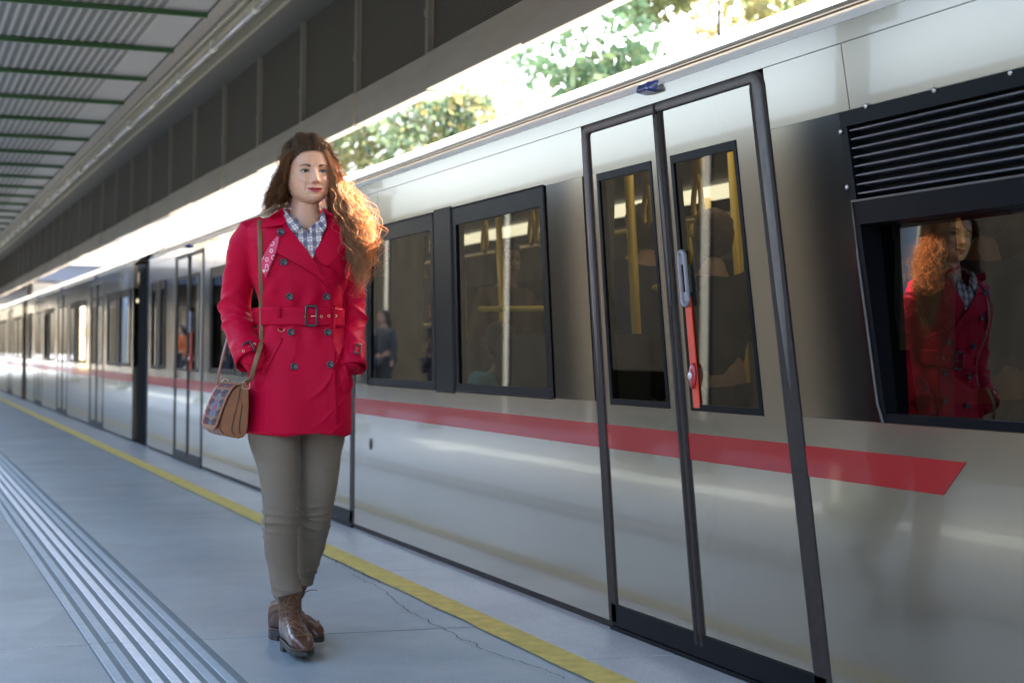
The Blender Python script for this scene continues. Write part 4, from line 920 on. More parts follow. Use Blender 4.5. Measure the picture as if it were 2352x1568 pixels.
# ---- boots
mboot = mat('boot_leather', (.095,.036,.018), .3, 0, .35, noise_s=16, noise_a=.35, bump=.15, bump_s=60, coatr=.25); msh = mat('boot_shaft', (.125,.056,.026), .5, noise_s=22, noise_a=.3, bump=.3, bump_s=120); msole = mat('boot_sole', (.035,.03,.025), .6, noise_s=40, noise_a=.2); mlace = mat('boot_lace', (.20,.085,.035), .7)
def make_boot(loc, rz, pitch, shaft_top, lean):
    bt_ = empty('boot', loc, rz); bt_.rotation_euler = (pitch, 0, rz); bt_.parent = lady          # frame: -y is the toe direction
    b = MB(); P = [Vector((0,.055,.10))]
    # foot: rings along y
    FR = [(.085,.030,.030,.055),(.078,.034,.055,.10),(.05,.036,.060,.12),(.015,.038,.055,.11),(-.03,.040,.045,.09),(-.07,.044,.036,.072),(-.11,.048,.030,.060),(-.145,.045,.026,.052),(-.172,.032,.020,.040),(-.185,.015,.010,.020)]
    k = 0; n0 = 26
    for (y, w_, _, h) in FR:
        for j in range(n0): a = 2*math.pi*j/n0; b.v.append((w_*.86*math.copysign(abs(math.cos(a))**.8, math.cos(a))+(.006*(-y) if y < 0 else 0), y, .022+h/2+h/2*math.copysign(abs(math.sin(a))**.8, math.sin(a))))
    for i in range(len(FR)-1):
        for j in range(n0): b.f.append((i*n0+j, i*n0+(j+1)%n0, (i+1)*n0+(j+1)%n0, (i+1)*n0+j))
    b.f.append(tuple(reversed(range(n0)))); b.f.append(tuple((len(FR)-1)*n0+j for j in range(n0)))
    lx, ly = lean
    b.tube([(0,.035,.05), (0,.030,.10), (lx*.4,.028+ly*.4,.15), (lx,.028+ly,shaft_top)], [.048,.046,.046,.053], 24, r2=[.034,.034,.038,.046], up=(0,1,0))
    me = remesh(b, .004, 5, 'upper'); 
    for v in me.vertices:
        p = v.co; d = .0016*nz(p, 22)+ .0030*G(p.z-.115, .04)*(1-abs(math.sin(p.z*150+p.y*60+2*nz(p, 15))))**2*(1 if p.y > -.06 else 0)
        v.co = p+v.normal*d
    up_ = addobj('upper', me, mboot, bt_); me.materials.append(msh)
    for f in me.polygons:
        c = f.center
        if c.z > .095+.0*c.y and c.y > -.06: f.material_index = 1
    bv_ = BVHTree.FromObject(up_, bpy.context.evaluated_depsgraph_get())
    s_ = MB(); out = [(.038*math.copysign(1,1)*0,0)]
    O_ = [(0,.094),(.024,.088),(.036,.06),(.037,.02),(.041,-.03),(.050,-.08),(.054,-.12),(.048,-.155),(.030,-.183),(.004,-.196),(-.020,-.190),(-.040,-.168),(-.049,-.13),(-.047,-.08),(-.040,-.03),(-.037,.02),(-.036,.06),(-.024,.088)]
    O_ = [(x*.80, y*.985) for x, y in O_]
    def slab(P, z0, z1): k = len(s_.v); m_ = len(P); s_.v += [(x, y, z0) for x, y in P]+[(x, y, z1) for x, y in P]; s_.f += [tuple(reversed(range(k, k+m_))), tuple(range(k+m_, k+2*m_))]+[(k+i, k+(i+1)%m_, k+m_+(i+1)%m_, k+m_+i) for i in range(m_)]
    slab(O_, .008, .024); slab([(x*.98, y) for x, y in O_ if y > .015], -.012, .0078)
    s_.build('sole', msole, bt_, bevel=.002)
    w_ = MB(); w_.ring([Vector((x*1.0, y*.995, .0285)) for x, y in O_], .0022, 5); w_.build('welt', msh, bt_, smooth=True)
    # toe-cap seam, tongue, eyelets and laces
    ts = MB(); P = []
    for a in np.linspace(-1, 1, 24):
        o0 = Vector((a*.06+.006, -.118+.018*a*a, .30)); h = bv_.ray_cast(o0, Vector((0,0,-1)))
        if h[0] and h[0].z > .03: P.append(h[0]+Vector((0,0,.0006)))
    ts.tube(P, .0012, 5); ts.build('cap_seam', msole, bt_, smooth=True)
    def fr_(x, z, off=.002):
        h = bv_.ray_cast(Vector((x, -.5, z+.25)), Vector((0, .5, -.25)).normalized() if z < .12 else Vector((0, 1, -.5)).normalized())
        if h[0] is None: return Vector((x, -.03, z))
        return h[0]+h[1]*off
    zs = [.070,.090,.110,.132,.155,.178,.200,.222]; zs = [z for z in zs if z < (shaft_top-.01 if lx < 0 else .17)]
    ey = MB(); la = MB(); L_ = []; R_ = []
    def fz(x, z, off):
        # ray straight back for the shaft, slanted for the instep
        for ang in (0, .35, .8):
            d = Vector((0, math.cos(ang), -math.sin(ang))); h = bv_.ray_cast(Vector((x+lx*z/.25, -.4*math.cos(ang), z+.4*math.sin(ang))), d)
            if h[0]: return h[0]+h[1]*off
        return Vector((x, -.05, z))
    for i, z in enumerate(zs):
        wd = .017+.0006*i; a, c = fz(-wd, z, .001), fz(wd, z, .001); L_.append(a); R_.append(c)
        for p in (a, c): ey.sphere(p, .0032, .0032, .0032, 6)
    ey.build('eyelets', mat('boot_eyelet', (.30,.22,.14), .4, .8), bt_, smooth=True)
    for i in range(len(zs)-1):
        for A_, B_ in ((L_[i], R_[i+1]), (R_[i], L_[i+1])):
            m_ = (A_+B_)/2; m_ = fz(m_.x-lx*m_.z/.25, m_.z, .0045); la.tube([A_, (A_+m_)/2+Vector((0,-.003,.001)), m_, (B_+m_)/2+Vector((0,-.003,.001)), B_], .0017, 5)
        la.tube([L_[i], fz(0, zs[i], .005), R_[i]], .0017, 5)
    tp_ = fz(0, zs[-1], .006)
    for sx in ((-1, 1) if lx < 0 else ()):
        la.tube([tp_, tp_+Vector((sx*.012,-.006,.010)), tp_+Vector((sx*.018,-.008,-.008)), tp_+Vector((sx*.010,-.008,-.022)), tp_+Vector((0,-.003,-.002))], .0016, 5)
        la.tube([tp_, tp_+Vector((sx*.014,-.008,-.02)), tp_+Vector((sx*.024,-.010,-.045))], .0016, 5)
    if lx > 0: la.tube([R_[-1], R_[-1]+Vector((.02,-.01,.008)), R_[-1]+Vector((.045,-.012,.004))], .0015, 5)
    la.build('laces', mlace, bt_, smooth=True)
    for sx in (-1, 1):
        f = MB(); f.tube([fz(sx*.020, z, .0005) for z in zs], .0025, 6); f.build('lace_facing', msh, bt_, smooth=True)
    return bt_
p1 = q(668, 1492, -.10); make_boot((p1.x+.004, -.055, .012), math.radians(14), 0, .232, (-.010,.0))
p2 = q(660, 1460, .17); make_boot((p2.x, .185, .012), math.radians(38), 0, .262, (.084,-.012))

# ---- hair
mhair = mat('hair_brown', (.10,.05,.02), .42, attr='Col', spec=.3, trans=.46)
for nd_ in list(mhair.node_tree.nodes):
    if nd_.type == 'BSDF_TRANSLUCENT':
        g_ = mhair.node_tree.nodes.new('ShaderNodeMix'); g_.data_type = 'RGBA'; g_.blend_type = 'MULTIPLY'; g_.inputs[0].default_value = 1; g_.inputs[7].default_value = (2.5,2.5,2.5,1)
        lk = nd_.inputs[0].links[0].from_socket; mhair.node_tree.links.new(lk, g_.inputs[6]); mhair.node_tree.links.new(g_.outputs[2], nd_.inputs[0])
zhl = lambda ph: float(np.interp(abs(math.degrees(ph)), [0,25,42,55,68,80,95,120,180], [.069,.066,.056,.038,.010,-.028,-.06,-.085,-.095]))
cap = MB(); rows = []; ccol = []
for i in range(46):
    row = []
    for j in range(120):
        ph = -math.pi+2*math.pi*j/120; zl = zhl(ph); z = zl+(.1185-zl)*(i/45)**.85; x, f, c = headpt(max(-.115, z), ph)
        e = .004+.011*ss(z-zl, 0, .035)+.003*math.sin(ph*23+z*60+2*nz((x*30,f*30,z*30)))*ss(z-zl, .005, .03); v_ = Vector((x, f, max(z, -.02)*.9)).normalized(); row.append(hp(x+v_.x*e, f+v_.y*e, z+(v_.z*e if z > 0 else 0))); ccol.append(np.array((.07,.044,.024))*(1+.3*nz(row[-1]*60)))
    row.append(row[0]); ccol.append(ccol[-1]); rows.append(row)
mhu = mat('hair_under', (.05,.028,.014), .8, attr='Col', spec=.1)
hair = cap.grid(rows).build('hair', mat('hair_under', (.05,.028,.014), .6, attr='Col'), lady, smooth=True); setcol(hair.data, np.array(ccol))
def strands(name, paths, rad, cols):              # paths (n, m, 3)
    paths = np.asarray(paths, float); n, m, _ = paths.shape; tg = np.gradient(paths, axis=1); tg /= np.linalg.norm(tg, axis=2, keepdims=True)+1e-9
    ref = np.array((.3,.9,.2)); a = np.cross(tg, ref); a /= np.linalg.norm(a, axis=2, keepdims=True)+1e-9; b = np.cross(tg, a)
    tp = np.clip(1.15-np.linspace(0,1,m)**3, .15, 1)[None,:,None]*np.asarray(rad)[:,None,None]
    V = np.stack([paths+(a*math.cos(t)+b*math.sin(t))*tp for t in (0, 2.094, 4.189)], axis=2)   # n,m,3,3
    idx = np.arange(n*m*3).reshape(n, m, 3); fs = []
    for k in range(3): fs.append(np.stack([idx[:,:-1,k], idx[:,:-1,(k+1)%3], idx[:,1:,(k+1)%3], idx[:,1:,k]], axis=-1).reshape(-1, 4))
    fs = np.concatenate(fs); me = bpy.data.meshes.new(name); me.vertices.add(n*m*3); me.vertices.foreach_set('co', V.astype(np.float32).ravel())
    me.loops.add(len(fs)*4); me.loops.foreach_set('vertex_index', fs.ravel().astype(np.int32)); me.polygons.add(len(fs)); me.polygons.foreach_set('loop_start', np.arange(0, len(fs)*4, 4, dtype=np.int32)); me.update(); me.validate()
    me.polygons.foreach_set('use_smooth', [True]*len(me.polygons)); setcol(me, np.repeat(cols, m*3, axis=0)); return addobj(name, me, mhair, hair)
def bundle(P, n, amp=(.002,.010), wl=.055, clump=9, m=40, fly=.05, r=.00055, col=(.20,.098,.040), cut=.25, tspread=.35):
    pts = np.array([q(a, b, c) for a, b, c, _, _ in P]); rx = np.array([d/664 for *_, d, _ in P]); ry = np.array([e/664 for *_, e in P]); L = np.r_[0, np.cumsum(np.linalg.norm(np.diff(pts, axis=0), axis=1))]; tot = L[-1]
    out = []; cols_ = []; T = np.linspace(0, 1, m)
    sm_ = np.linspace(0, tot, m)
    def interp(v, s_): return np.stack([np.interp(s_, L, v[:, k]) for k in range(v.shape[1])], 1)
    kern = np.ones(7)/7
    for c in range(n//clump):
        o2 = rng.normal(size=2); o2 /= max(1, np.linalg.norm(o2)/1.0); o2 *= rng.uniform(.2, 1.0)**.5 if True else 1; ph = rng.uniform(0, 6.28); w_ = wl*rng.uniform(.75, 1.35); am = rng.uniform(.6, 1.35); tone = rng.uniform(.65, 1.45); end = 1-rng.uniform(0, cut); hand = rng.choice((-1, 1))
        for k in range(clump):
            f_ = rng.random() < fly; oo = o2+rng.normal(size=2)*(.085 if not f_ else .55); e = end*(1-rng.uniform(0, .1)) if not f_ else min(1.06, end*1.1); s_ = sm_*e
            base = interp(pts, s_); base = np.stack([np.convolve(np.pad(base[:, j], 3, mode='edge'), kern, 'valid') for j in range(3)], 1)
            X_ = np.interp(s_, L, rx)*oo[0]; Y_ = np.interp(s_, L, ry)*oo[1]; t = s_/tot; A_ = (amp[0]+(amp[1]-amp[0])*t)*am*(1.5 if f_ else 1)
            th = hand*(s_/w_*6.283)+ph+rng.normal()*.12+1.3*np.sin(s_*(14+8*math.sin(ph))+2*ph)
            base[:, 0] += X_+A_*np.cos(th); base[:, 1] += Y_+A_*np.sin(th); base[:, 2] += .3*A_*np.sin(th*1.0+1)
            out.append(base); cols_.append(np.array(col)*tone*rng.uniform(.85, 1.2))
    return out, cols_
HB = []; HCc = []
def addb(*a, **k):
    o_, c_ = bundle(*a, **k); HB.extend(o_); HCc.extend(c_)
# picture-left falls
addb([(676,345,-.05,5,14),(660,366,-.04,9,22),(654,398,-.02,15,30),(645,430,-.01,17,30),(636,458,-.01,18,30),(630,484,-.02,16,26),(622,506,-.035,12,18)], 1200, amp=(.002,.0105), wl=.062, cut=.35)
addb([(668,360,.03,14,20),(664,410,.05,20,26),(662,450,.06,26,24),(660,480,.065,28,20),(655,500,.07,24,14)], 900, amp=(.002,.007), wl=.05)
# wild curls over the left edge
addb([(652,380,-.01,8,14),(634,420,-.01,12,18),(622,450,-.01,12,18),(612,480,-.02,10,14),(604,500,-.03,12,10)], 260, amp=(.004,.011), wl=.042, fly=.3, clump=6)
# picture-right falls, blown outwards in front of the shoulder; paler colour holds painted sunlight
addb([(745,340,-.03,5,14),(753,362,-.02,6,22),(763,392,-.01,8,26),(771,425,-.01,14,30),(790,460,-.03,24,34),(806,500,-.05,30,34),(818,540,-.065,32,30),(826,580,-.08,27,24),(828,620,-.09,20,18),(830,650,-.10,14,12),(828,684,-.10,9,8)], 2900, col=(.34,.21,.11), amp=(.002,.0115), wl=.085, cut=.42)
addb([(748,350,0,5,14),(764,385,.0,8,20),(779,425,.0,14,26),(806,462,-.02,22,30),(828,505,-.05,24,30),(843,545,-.07,20,26),(846,590,-.08,18,20),(842,640,-.09,12,14)], 700, col=(.36,.19,.08), amp=(.003,.016), wl=.085, fly=.15, clump=6, cut=.5)
addb([(756,420,.04,8,18),(768,460,.04,16,24),(780,500,.02,22,24),(788,540,-.02,20,20),(800,590,-.06,14,14)], 900, amp=(.002,.008), wl=.05)
addb([(715,380,.10,24,8),(708,430,.10,34,10),(704,490,.10,40,8)], 500, amp=(.002,.006), wl=.05)
# loose wavy strays round the crown and both sides
addb([(700,318,.0,18,10),(672,330,.02,16,14),(656,360,.02,12,16),(642,400,.01,12,14),(628,440,.0,12,12)], 110, amp=(.003,.010), wl=.06, fly=.4, clump=3, m=40, cut=.6)
addb([(712,314,.0,20,10),(742,330,.0,14,14),(762,362,.0,10,14),(782,400,.0,12,14),(800,440,.0,16,12)], 130, amp=(.003,.011), wl=.06, fly=.4, clump=3, m=40, cut=.5)
# the top, combed back from the hairline with lift
for k in range(2400):
    ph = rng.uniform(-2.3, 2.3); zl = min(.112, max(zhl(ph), -.01)+rng.uniform(.0, .030 if abs(ph) < 1.2 else .09)); pts = []
    m = 40; clx = round(ph*16)/16; wv = 6.28*rng.random()
    x0, f0_, _ = headpt(zl, ph); A0 = Vector((x0, f0_, zl)); tgt = Vector((x0*.28+(.02 if x0 > 0 else -.02), -.088+rng.normal()*.01, .045+rng.normal()*.012))
    for t in np.linspace(0, 1, m):
        ang = t; p = A0.lerp(tgt, t); 
        # push out onto the skull surface plus hair thickness
        pz = p.z; bulge = math.sin(math.pi*t); pz = p.z+bulge*(.122-.5*(A0.z+tgt.z))*(1-.18*abs(x0)/.06)*.98; px_ = p.x*(1+.25*bulge)
        w, f, b_ = (lerp(min(.117, pz), ZT, T) for T in (WT, FT, BT)); 
        lift = .009+.010*bulge+.0040*math.sin(clx*41+2)+.0030*math.sin(t*13+clx*90)*ss(t, .05, .3)
        v_ = Vector((px_, p.y, pz))
        e2 = (px_/max(w, .01))**2+(p.y/max(f if p.y > 0 else b_, .01))**2
        n_ = Vector((px_/.075, p.y/.095, pz/.125)); ln = n_.length
        tl = 1.0+ (0 if t > 0 else 0)
        R_ = Vector((px_, p.y, pz))*(1/ln if ln > 0 else 1); v_ = R_*1.0+R_.normalized()*(lift*ss(t, -.02, .12)+.0015)
        pts.append(tuple(hp(*v_)))
    HB.append(np.array(pts)+rng.normal(size=3)*.002+np.sin(np.linspace(0,9,m)+rng.uniform(0,6))[:,None]*rng.normal(size=3)*.0012*np.linspace(.2,1,m)[:,None]); HCc.append(np.array((.17,.11,.06))*(.75+.5*abs(math.sin(clx*37)))*rng.uniform(.8,1.3))
for k in range(2600):                              # sides, swept back past the ears
    sg = rng.choice((-1, 1)); ph0 = rng.uniform(.62, 1.55); z0 = zhl(ph0)-.003+rng.uniform(0, .075)**1.0; z0 = min(z0, .098); m = 40
    cl_ = round(z0*160)/160; ph1 = 2.75+rng.normal()*.1; z1_ = z0*.55+.000+rng.normal()*.006-.015; pts = []
    for t in np.linspace(0, 1, m):
        ph = ph0+(ph1-ph0)*t; z = z0+(z1_-z0)*t+.016*math.sin(math.pi*t)*(1-z0/.12)+.0045*math.sin(t*11+cl_*300)*ss(t, .1, .3); z = min(z, .110)
        x, f, _ = headpt(z, ph*sg); lf = (.003+.013*ss(t, 0, .3)+.003*math.sin(cl_*900+t*7)*ss(t, .05, .3))
        n_ = Vector((x/.075, f/.095, 0)).normalized(); pts.append(tuple(hp(x+n_.x*lf, f+n_.y*lf, z+lf*.3)))
    HB.append(np.array(pts)+rng.normal(size=3)*.0008); HCc.append(np.array((.17,.11,.06))*(.7+.6*abs(math.sin(cl_*1700+sg)))*rng.uniform(.8,1.3))
HB = np.array(HB); strands('strands', HB, rng.uniform(.0003,.00062,len(HB)), np.array(HCc))

# ---- shoulder bag (its own thing)
bag = empty('shoulder_bag', P0, -AZ, label='tan leather saddle bag with embroidered flap hanging at her hip', cat='handbag')
mtan = mat('tan_leather', (.27,.092,.026), .5, 0, .08, noise_s=20, noise_a=.16, bump=.12, bump_s=220, coatr=.3); mtd = mat('dark_piping', (.06,.025,.012), .5); mstr = mat('strap_leather', (.20,.105,.04), .45, noise_s=30, noise_a=.15)
BO = q(571, 889, -.125); bu = Vector((-.062, .20, 0)); BLn = .205; bu = bu.normalized(); bvv = Vector((-.985, -.17, 0)).normalized()
def B(u, v, z): return BO+bu*u+bvv*v+Vector((0,0,z))
prof = [(0,0),(-.003,-.06),(0,-.13),(.004,-.155),(.014,-.168),(.03,-.172),(.065,-.166),(.085,-.158),(.097,-.140),(.095,-.115),(.082,-.07),(.066,-.03),(.052,-.006),(.040,.004),(.02,.006)]
b = MB(); rings = []
for u in (0, .004, .03, BLn/2, BLn-.03, BLn-.004, BLn):
    sc = .955 if u in (0, BLn) else 1; bl = .004*math.sin(math.pi*u/BLn); rings.append([B(u, .045+(v-.045)*sc, -.08+(z+.08)*sc) for v, z in prof])
kk = len(prof)
for r_ in rings: b.v += [tuple(p) for p in r_]
for i in range(len(rings)-1):
    for j in range(kk): b.f.append((i*kk+j, (i+1)*kk+j, (i+1)*kk+(j+1)%kk, i*kk+(j+1)%kk))
b.f.append(tuple(range(kk))); b.f.append(tuple(reversed([6*kk+j for j in range(kk)])))
bb = b.build('bag_body', mtan, bag, smooth=False, fixn=True, bevel=.003)
pp = MB()
for k, s_ in enumerate((.34, .62, 1.0)):
    P = [B(-.0012, (v*s_+(.0 if s_ == 1 else .0))*.97+.001, z*.965-.003) for v, z in prof[7:14]]; P = [B(-.0015, v*s_, -.004-(.160-.012*abs(1-s_))*t) for v, t in ((.045,0),(.052,.2),(.066,.45),(.080,.7),(.088,.88),(.084,.96),(.070,1.0))] if s_ < 1 else P
    pp.tube(P, .0016, 6)
pp.build('piping', mtd, bb, smooth=True)
# flap wraps over the top and down the outer side
fp = [(.004,.0085),(.022,.0125),(.042,.0095),(.056,-.004),(.071,-.030),(.087,-.070),(.100,-.112),(.104,-.130),(.105,-.148)]
def flaprows(off, u0, u1, i0=0, i1=9, rnd=.045):
    R_ = []
    for (v, z) in fp[i0:i1]:
        dn = max(0, (-z-.148+rnd)/rnd); ins = rnd*(1-math.sqrt(max(0, 1-min(1, dn)**2))); R_.append([B(u0+ins+(u1-u0-2*ins)*t, v+off, z+off*.4) for t in np.linspace(0, 1, 13)])
    return R_
fl = MB().grid(flaprows(0, -.008, BLn+.008)).build('flap', mtan, bag, smooth=True, solid=.003)
memb = mat('embroidery', (.2,.1,.1), .8); n = memb.node_tree.nodes; l = memb.node_tree.links; tc = n.new('ShaderNodeTexCoord')
uv = MB().grid(flaprows(.0026, .010, BLn-.010, 1, 8, .06)); eo = uv.build('embroidered_panel', memb, fl, smooth=True)
cols = []; NRw = 7
me = eo.data; sd = eo.modifiers.new('s', 'SUBSURF'); sd.subdivision_type = 'SIMPLE'; sd.levels = sd.render_levels = 4; me2 = evalmesh(eo, 'embroidery'); eo.modifiers.clear(); eo.data = me2
pal = {'m': (.16,.012,.02), 'k': (.02,.02,.035), 'p': (.50,.03,.16), 't': (.04,.22,.24), 'o': (.45,.16,.03), 'g': (.12,.13,.13), 'l': (.20,.11,.22), 'y': (.5,.4,.2)}
for v in me2.vertices:
    r_ = v.co-BO; u = r_.dot(bu)/BLn; z = -r_.z/.14; x = u-.5; zz = z-.50; dm = abs(x)*1.9+abs(zz)*1.05
    gx_, gy_ = math.floor((u*15+z*11)), math.floor((u*15-z*11)); h = (gx_*7+gy_*13) % 5
    if dm < .16: c = 'p' if h < 3 else 'l'
    elif dm < .34: c = ('g','l','p','l','g')[h]
    elif dm < .37: c = 'y'
    elif dm < .58: c = ('t','k','t','g','o')[h]
    elif abs(x) > .40: c = ('y','m','p','m','o')[h] if abs(x) > .43 else 'm'
    else: c = ('m','k','o','m','k')[h]
    cc = np.array(pal[c]); st_ = .4+.35*abs(math.sin(u*160+z*50)); cols.append(cc*st_)
setcol(me2, np.array(cols)); ca = n.new('ShaderNodeVertexColor'); ca.layer_name = 'Col'; l.new(ca.outputs[0], n['Principled BSDF'].inputs[0])
# tab, ring and straps
tb2 = MB().grid([[B(-.004, .004+w_, z) for w_ in (-.002, .018)] for z in (-.06, -.03, -.004, .006)]).build('ring_tab', mtan, bag, solid=.003)
rc = B(-.006, .010, .006); MB().ring([rc+bvv*(.0125*math.copysign(abs(math.cos(t))**.5, math.cos(t)))+Vector((0,0,.011*math.copysign(abs(math.sin(t))**.5, math.sin(t)))) for t in np.linspace(0, 2*math.pi, 24)[:-1]], .0014, 6).build('ring', mgold, bag, smooth=True)
def strapmesh(P, w, nm='strap', m_=mstr, side=None):
    g = MB(); rows_ = []
    P = [Vector(p) for p in P]
    for i, p in enumerate(P):
        t = (P[min(i+1, len(P)-1)]-P[max(i-1, 0)]).normalized(); s_ = side[i] if side else Vector((1,0,0)); s_ = (Vector(s_)-t*t.dot(Vector(s_))).normalized(); rows_.append([p-s_*w/2, p-s_*w/4, p+s_*w/4, p+s_*w/2])
    o_ = g.grid(rows_).build(nm, m_, bag, smooth=True); s2 = o_.modifiers.new('s', 'SOLIDIFY'); s2.thickness = .003; return o_
P = [rc+Vector((0,0,.008)), q(577,868,-.145), q(583,846,-.155), q(592,815,-.150), q(599,790,-.128)]
for px, py in resample([(600,786),(600.5,740),(600,700),(599,640),(598,590),(597.5,550),(597,525),(596,508)], 30): P.append(frontd(px, py, .0045)[0]+Vector((0,-.004 if py > 690 and py < 760 else 0,0)))
dd = np.array(P); 
for _ in range(6): dd[6:-1] = (dd[5:-2]+dd[6:-1]*2+dd[7:])/4
P = [Vector(p) for p in dd]; P[5:] = [p+Vector((0,-.004,0)) for p in P[5:]]
P += [q(597,503,-.02), q(598,501,.02), q(599,508,.07)]
strapmesh(P, .0155)
strapmesh([q(598,510,.10), q(575,600,.125), q(548,700,.125), q(524,772,.08), q(512,820,.07), q(503,860,.06), q(500,884,.055)], .0145, m_=mat('strap_back', (.20,.07,.03), .45), side=[Vector((.5,-.9,0))]*7)
MB().ring([B(BLn*.93, .03+.012*math.cos(t), .014+.010*math.sin(t)) for t in np.linspace(0, 2*math.pi, 16)[:-1]], .0013, 6).build('ring', mgold, bag, smooth=True)

# ---------------------------------------------------------------- other people
mskin2 = mat('skin_plain', (.5,.28,.2), .5, attr='Col')
def cloth(c): return mat('cloth_%02x%02x%02x' % tuple(int(v*255) for v in c), c, .8, noise_s=12, noise_a=.12)
def limb(name, pts, rads, m_, parent, edges=None, sub=2, extra=None):
    me = bpy.data.meshes.new(name); me.from_pydata([tuple(p) for p in pts], edges or [(i, i+1) for i in range(len(pts)-1)], []); o_ = bpy.data.objects.new('tmp', me); COL.objects.link(o_)
    sk = o_.modifiers.new('k', 'SKIN'); sk.use_smooth_shade = True
    for i, r_ in enumerate(rads): me.skin_vertices[0].data[i].radius = r_ if hasattr(r_, '__len__') else (r_, r_)
    me.skin_vertices[0].data[0].use_root = True; sb_ = o_.modifiers.new('s', 'SUBSURF'); sb_.levels = sb_.render_levels = sub
    out = evalmesh(o_, name); bpy.data.objects.remove(o_); out.polygons.foreach_set('use_smooth', [True]*len(out.polygons)); out.materials.clear()
    return out
def figure(loc, rz, label, top, legs, hairc, skinc=(.5,.29,.2), sit=False, raise_l=False, raise_r=False, scale=1., long=False, group=None, bag_=None, cap_=None):
    P = empty('person', loc, rz, label=label, cat='person', group=group); P.scale = (scale,)*3     # faces -y
    J = {}
    hz = .50 if sit else .95; s0 = hz-.95
    def add(k, x, y, z, r): J[k] = (Vector((x, y, z)), r)
    add('pel', 0, 0, .95+s0, (.15,.11)); add('wai', 0, .01, 1.12+s0, (.125,.095)); add('che', 0, .0, 1.32+s0, (.155,.11)); add('nec', 0, .015, 1.46+s0, (.06,.06)); add('hed', 0, .0, 1.56+s0, (.055,.06))
    for s_, nm, up_ in ((-1,'l',raise_l),(1,'r',raise_r)):
        add('sh'+nm, s_*.17, .01, 1.40+s0, (.06,.06))
        if up_: add('el'+nm, s_*.30, -.08, 1.60+s0, (.045,.045)); add('wr'+nm, s_*.22, -.14, 1.82+s0, (.03,.03)); add('ha'+nm, s_*.21, -.14, 1.90+s0, (.035,.028))
        elif sit: add('el'+nm, s_*.22, -.02, 1.14+s0, (.045,.045)); add('wr'+nm, s_*.12, -.24, 1.08+s0, (.03,.03)); add('ha'+nm, s_*.07, -.30, 1.08+s0, (.035,.028))
        else: add('el'+nm, s_*.23, .03, 1.13+s0, (.045,.045)); add('wr'+nm, s_*.24, -.04, .90+s0, (.03,.03)); add('ha'+nm, s_*.24, -.06, .81+s0, (.035,.024))
        add('hi'+nm, s_*.09, 0, .90+s0, (.10,.10))
        if sit: add('kn'+nm, s_*.11, -.44, .50, (.065,.065)); add('an'+nm, s_*.11, -.46, .10, (.04,.04)); add('to'+nm, s_*.12, -.60, .05, (.045,.035))
        else: add('kn'+nm, s_*.10, -.01+.04*s_, .50, (.06,.065)); add('an'+nm, s_*.10, .02+.08*s_, .09, (.04,.045)); add('to'+nm, s_*.12, -.13+.08*s_, .04, (.045,.035))
    E = [('pel','wai'),('wai','che'),('che','nec'),('nec','hed')]
    for nm in 'lr': E += [('che','sh'+nm),('sh'+nm,'el'+nm),('el'+nm,'wr'+nm),('wr'+nm,'ha'+nm),('pel','hi'+nm),('hi'+nm,'kn'+nm),('kn'+nm,'an'+nm),('an'+nm,'to'+nm)]
    def grow(name, keys, infl):
        ks = [k for k in J if k in keys]; ix = {k: i for i, k in enumerate(ks)}
        return limb(name, [J[k][0] for k in ks], [(J[k][1][0]+infl, J[k][1][1]+infl) for k in ks], None, P, [(ix[a], ix[b]) for a, b in E if a in ix and b in ix])
    bmsh = grow('body', set(J), 0); V = [tuple(v.co) for v in bmsh.vertices]; Fc = [tuple(p.vertices) for p in bmsh.polygons]; n1 = len(V)
    HO = Vector((0, -.015, 1.64+s0)); cl = [np.array(skinc)]*n1; nr, na = 56, 72
    for i in range(nr+1):
        z = -.105+.223*i/nr
        for j in range(na):
            ph = -math.pi+2*math.pi*j/na; x, f, c = headpt(z, ph); cc = np.array(skinc)
            if c > 0:
                f += facef(x, z)*ss(c, .05, .45)
                if abs(x) < .026 and abs(z+.064) < .008: cc = np.array((.35,.09,.08))
                if eyeopen(x, z) > -.0012: cc = np.array((.03,.02,.02))
                if .012 < abs(x) < .048 and abs(z-.020) < .004: cc = np.array(hairc)*.7
            V.append(tuple(HO+Vector((x, -f, z)))); cl.append(cc)
    for i in range(nr):
        for j in range(na): Fc.append((n1+i*na+j, n1+i*na+(j+1)%na, n1+(i+1)*na+(j+1)%na, n1+(i+1)*na+j))
    me = bpy.data.meshes.new('body'); me.from_pydata(V, [], Fc); me.polygons.foreach_set('use_smooth', [True]*len(me.polygons)); setcol(me, np.array(cl)); addobj('body', me, mskin2, P)
    hb_ = MB(); rws = []
    for i in range(22):
        row = []
        for j in range(60):
            ph = -math.pi+2*math.pi*j/60; zl = zhl(ph); z = zl+(.118-zl)*(i/21)**.85; x, f, c = headpt(max(-.115, z), ph); e = .006+.012*ss(z-zl, 0, .03)+.004*nz((x*40, f*40, z*40)); row.append(HO+Vector((x*(1+e*9), -f*(1+e*8), z+e*(1 if z > .05 else 0))))
        row.append(row[0]); rws.append(row)
    hb_.grid(rws)
    if long: hb_.tube([HO+Vector((0,.07,.04)), HO+Vector((0,.09,-.08)), HO+Vector((0,.10,-.22)), HO+Vector((0,.11,-.32))], [.06,.085,.08,.03], 16, r2=[.05,.04,.04,.02])
    hb_.build('hair', mat('hair_%02d' % int(hairc[0]*99), hairc, .6, noise_s=60, noise_a=.4), P, smooth=True)
    me = grow('top', {'pel','wai','che','nec','shl','shr','ell','elr','wrl','wrr'}, .016)
    for v in me.vertices: v.co += v.normal*.010*nz(v.co, 9)
    addobj('jacket', me, cloth(top), P)
    me = grow('trousers', {'pel','hil','hir','knl','knr','anl','anr'}, .014); addobj('trousers', me, cloth(legs), P)
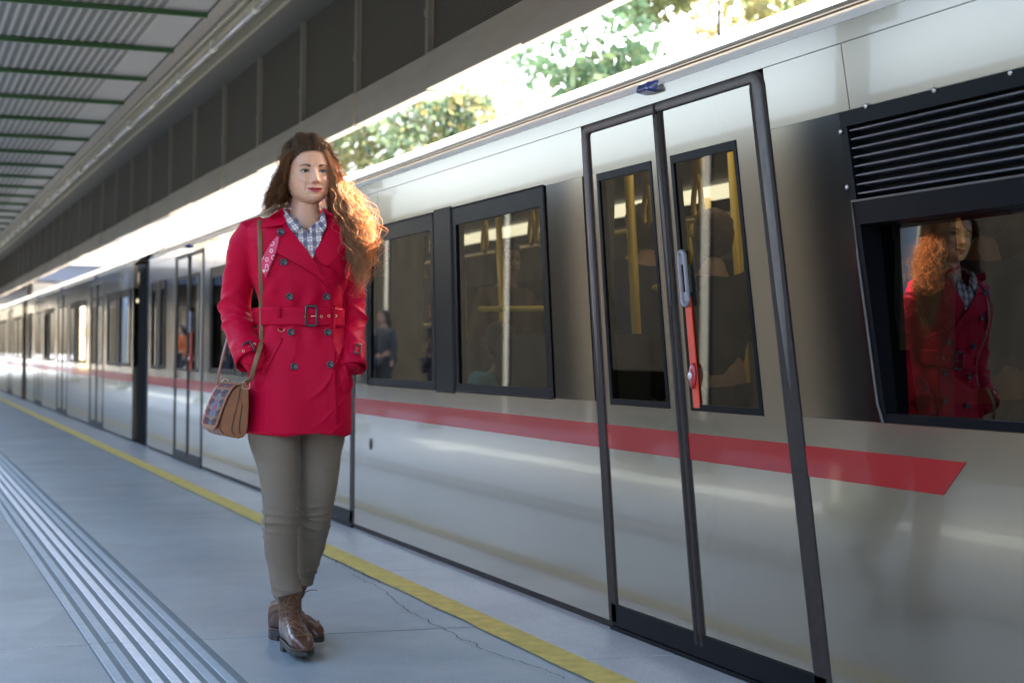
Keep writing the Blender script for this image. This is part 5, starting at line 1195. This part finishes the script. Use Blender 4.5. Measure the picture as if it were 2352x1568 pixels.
    for nm in 'lr': 
        a, t_ = J['an'+nm][0], J['to'+nm][0]; b = MB(); b.tube([a+Vector((0,.05,-.04)), a+Vector((0,.0,-.03)), t_, t_+Vector((0,-.05,-.005))], [.04,.05,.045,.02], 12, r2=[.04,.045,.05,.03]); b.build('shoe', cloth((.03,.03,.03)), P, smooth=True)
    if cap_: MB().sphere(HO+Vector((0,.01,.055)), .096, .112, .085, 16).build('cap', cloth(cap_), P, smooth=True)
    return P
def onXp(px, py, X): y, z = onX(px, py, X); return X, y, z
def passenger(px, py, X, rz, label, headz, **k):
    x, y, z = onXp(px, py, X); sc = max(.88, min(1.1, (z-.04)/headz)); return figure((x, y, .04), rz, label, scale=sc, group='passengers inside the train', **k)
R_ = math.radians
passenger(1484, 530, 3.35, R_(200), 'passenger with dark cap and raised arm behind the left door window', 1.64, top=(.02,.025,.06), legs=(.03,.03,.04), hairc=(.02,.015,.01), raise_r=True, cap_=(.015,.014,.016))
passenger(1640, 545, 3.1, R_(150), 'passenger in black clothes filling the right door window', 1.64, top=(.012,.014,.016), legs=(.015,.015,.02), hairc=(.10,.05,.03), raise_l=True)
passenger(1165, 600, 3.9, R_(10), 'standing passenger in brown top seen behind the yellow pole', 1.64, top=(.10,.05,.03), legs=(.03,.03,.04), hairc=(.02,.015,.012))
passenger(1150, 790, 3.05, R_(190), 'seated passenger in turquoise shirt under the yellow pole', 1.19, top=(.03,.30,.42), legs=(.04,.04,.06), hairc=(.03,.02,.012), sit=True, long=True)
passenger(958, 575, 3.4, R_(170), 'standing passenger with dark hair behind the window beside her', 1.64, top=(.04,.04,.06), legs=(.03,.03,.04), hairc=(.015,.012,.01))
passenger(940, 800, 3.05, R_(-20), 'seated passenger in pale blue scarf behind the window beside her', 1.19, top=(.05,.05,.07), legs=(.04,.04,.06), hairc=(.02,.015,.012), sit=True)
passenger(2262, 520, 3.15, R_(120), 'passenger in navy jacket behind the far right window', 1.64, top=(.015,.03,.10), legs=(.02,.02,.04), hairc=(.12,.05,.02), raise_l=True)
WT_ = [(-2.3, 46, 70, (.5,.12,.03), 'orange jacket'), (-1.9, 22, 95, (.03,.04,.06), 'dark coat'), (-2.6, 27, 60, (.05,.06,.07), 'charcoal jacket'), (-2.0, 34, 80, (.05,.09,.25), 'blue denim jacket'), (-2.6, 41, 100, (.02,.02,.025), 'black coat')]
for i, (x, y, a, c, nm) in enumerate(WT_): figure((x, y, 0), R_(a), 'person in %s waiting at the open platform side, mirrored in the train' % nm, c, (.03,.035,.05), (.04,.025,.015), long=i % 2 == 0, group='people waiting on the open side of the platform')
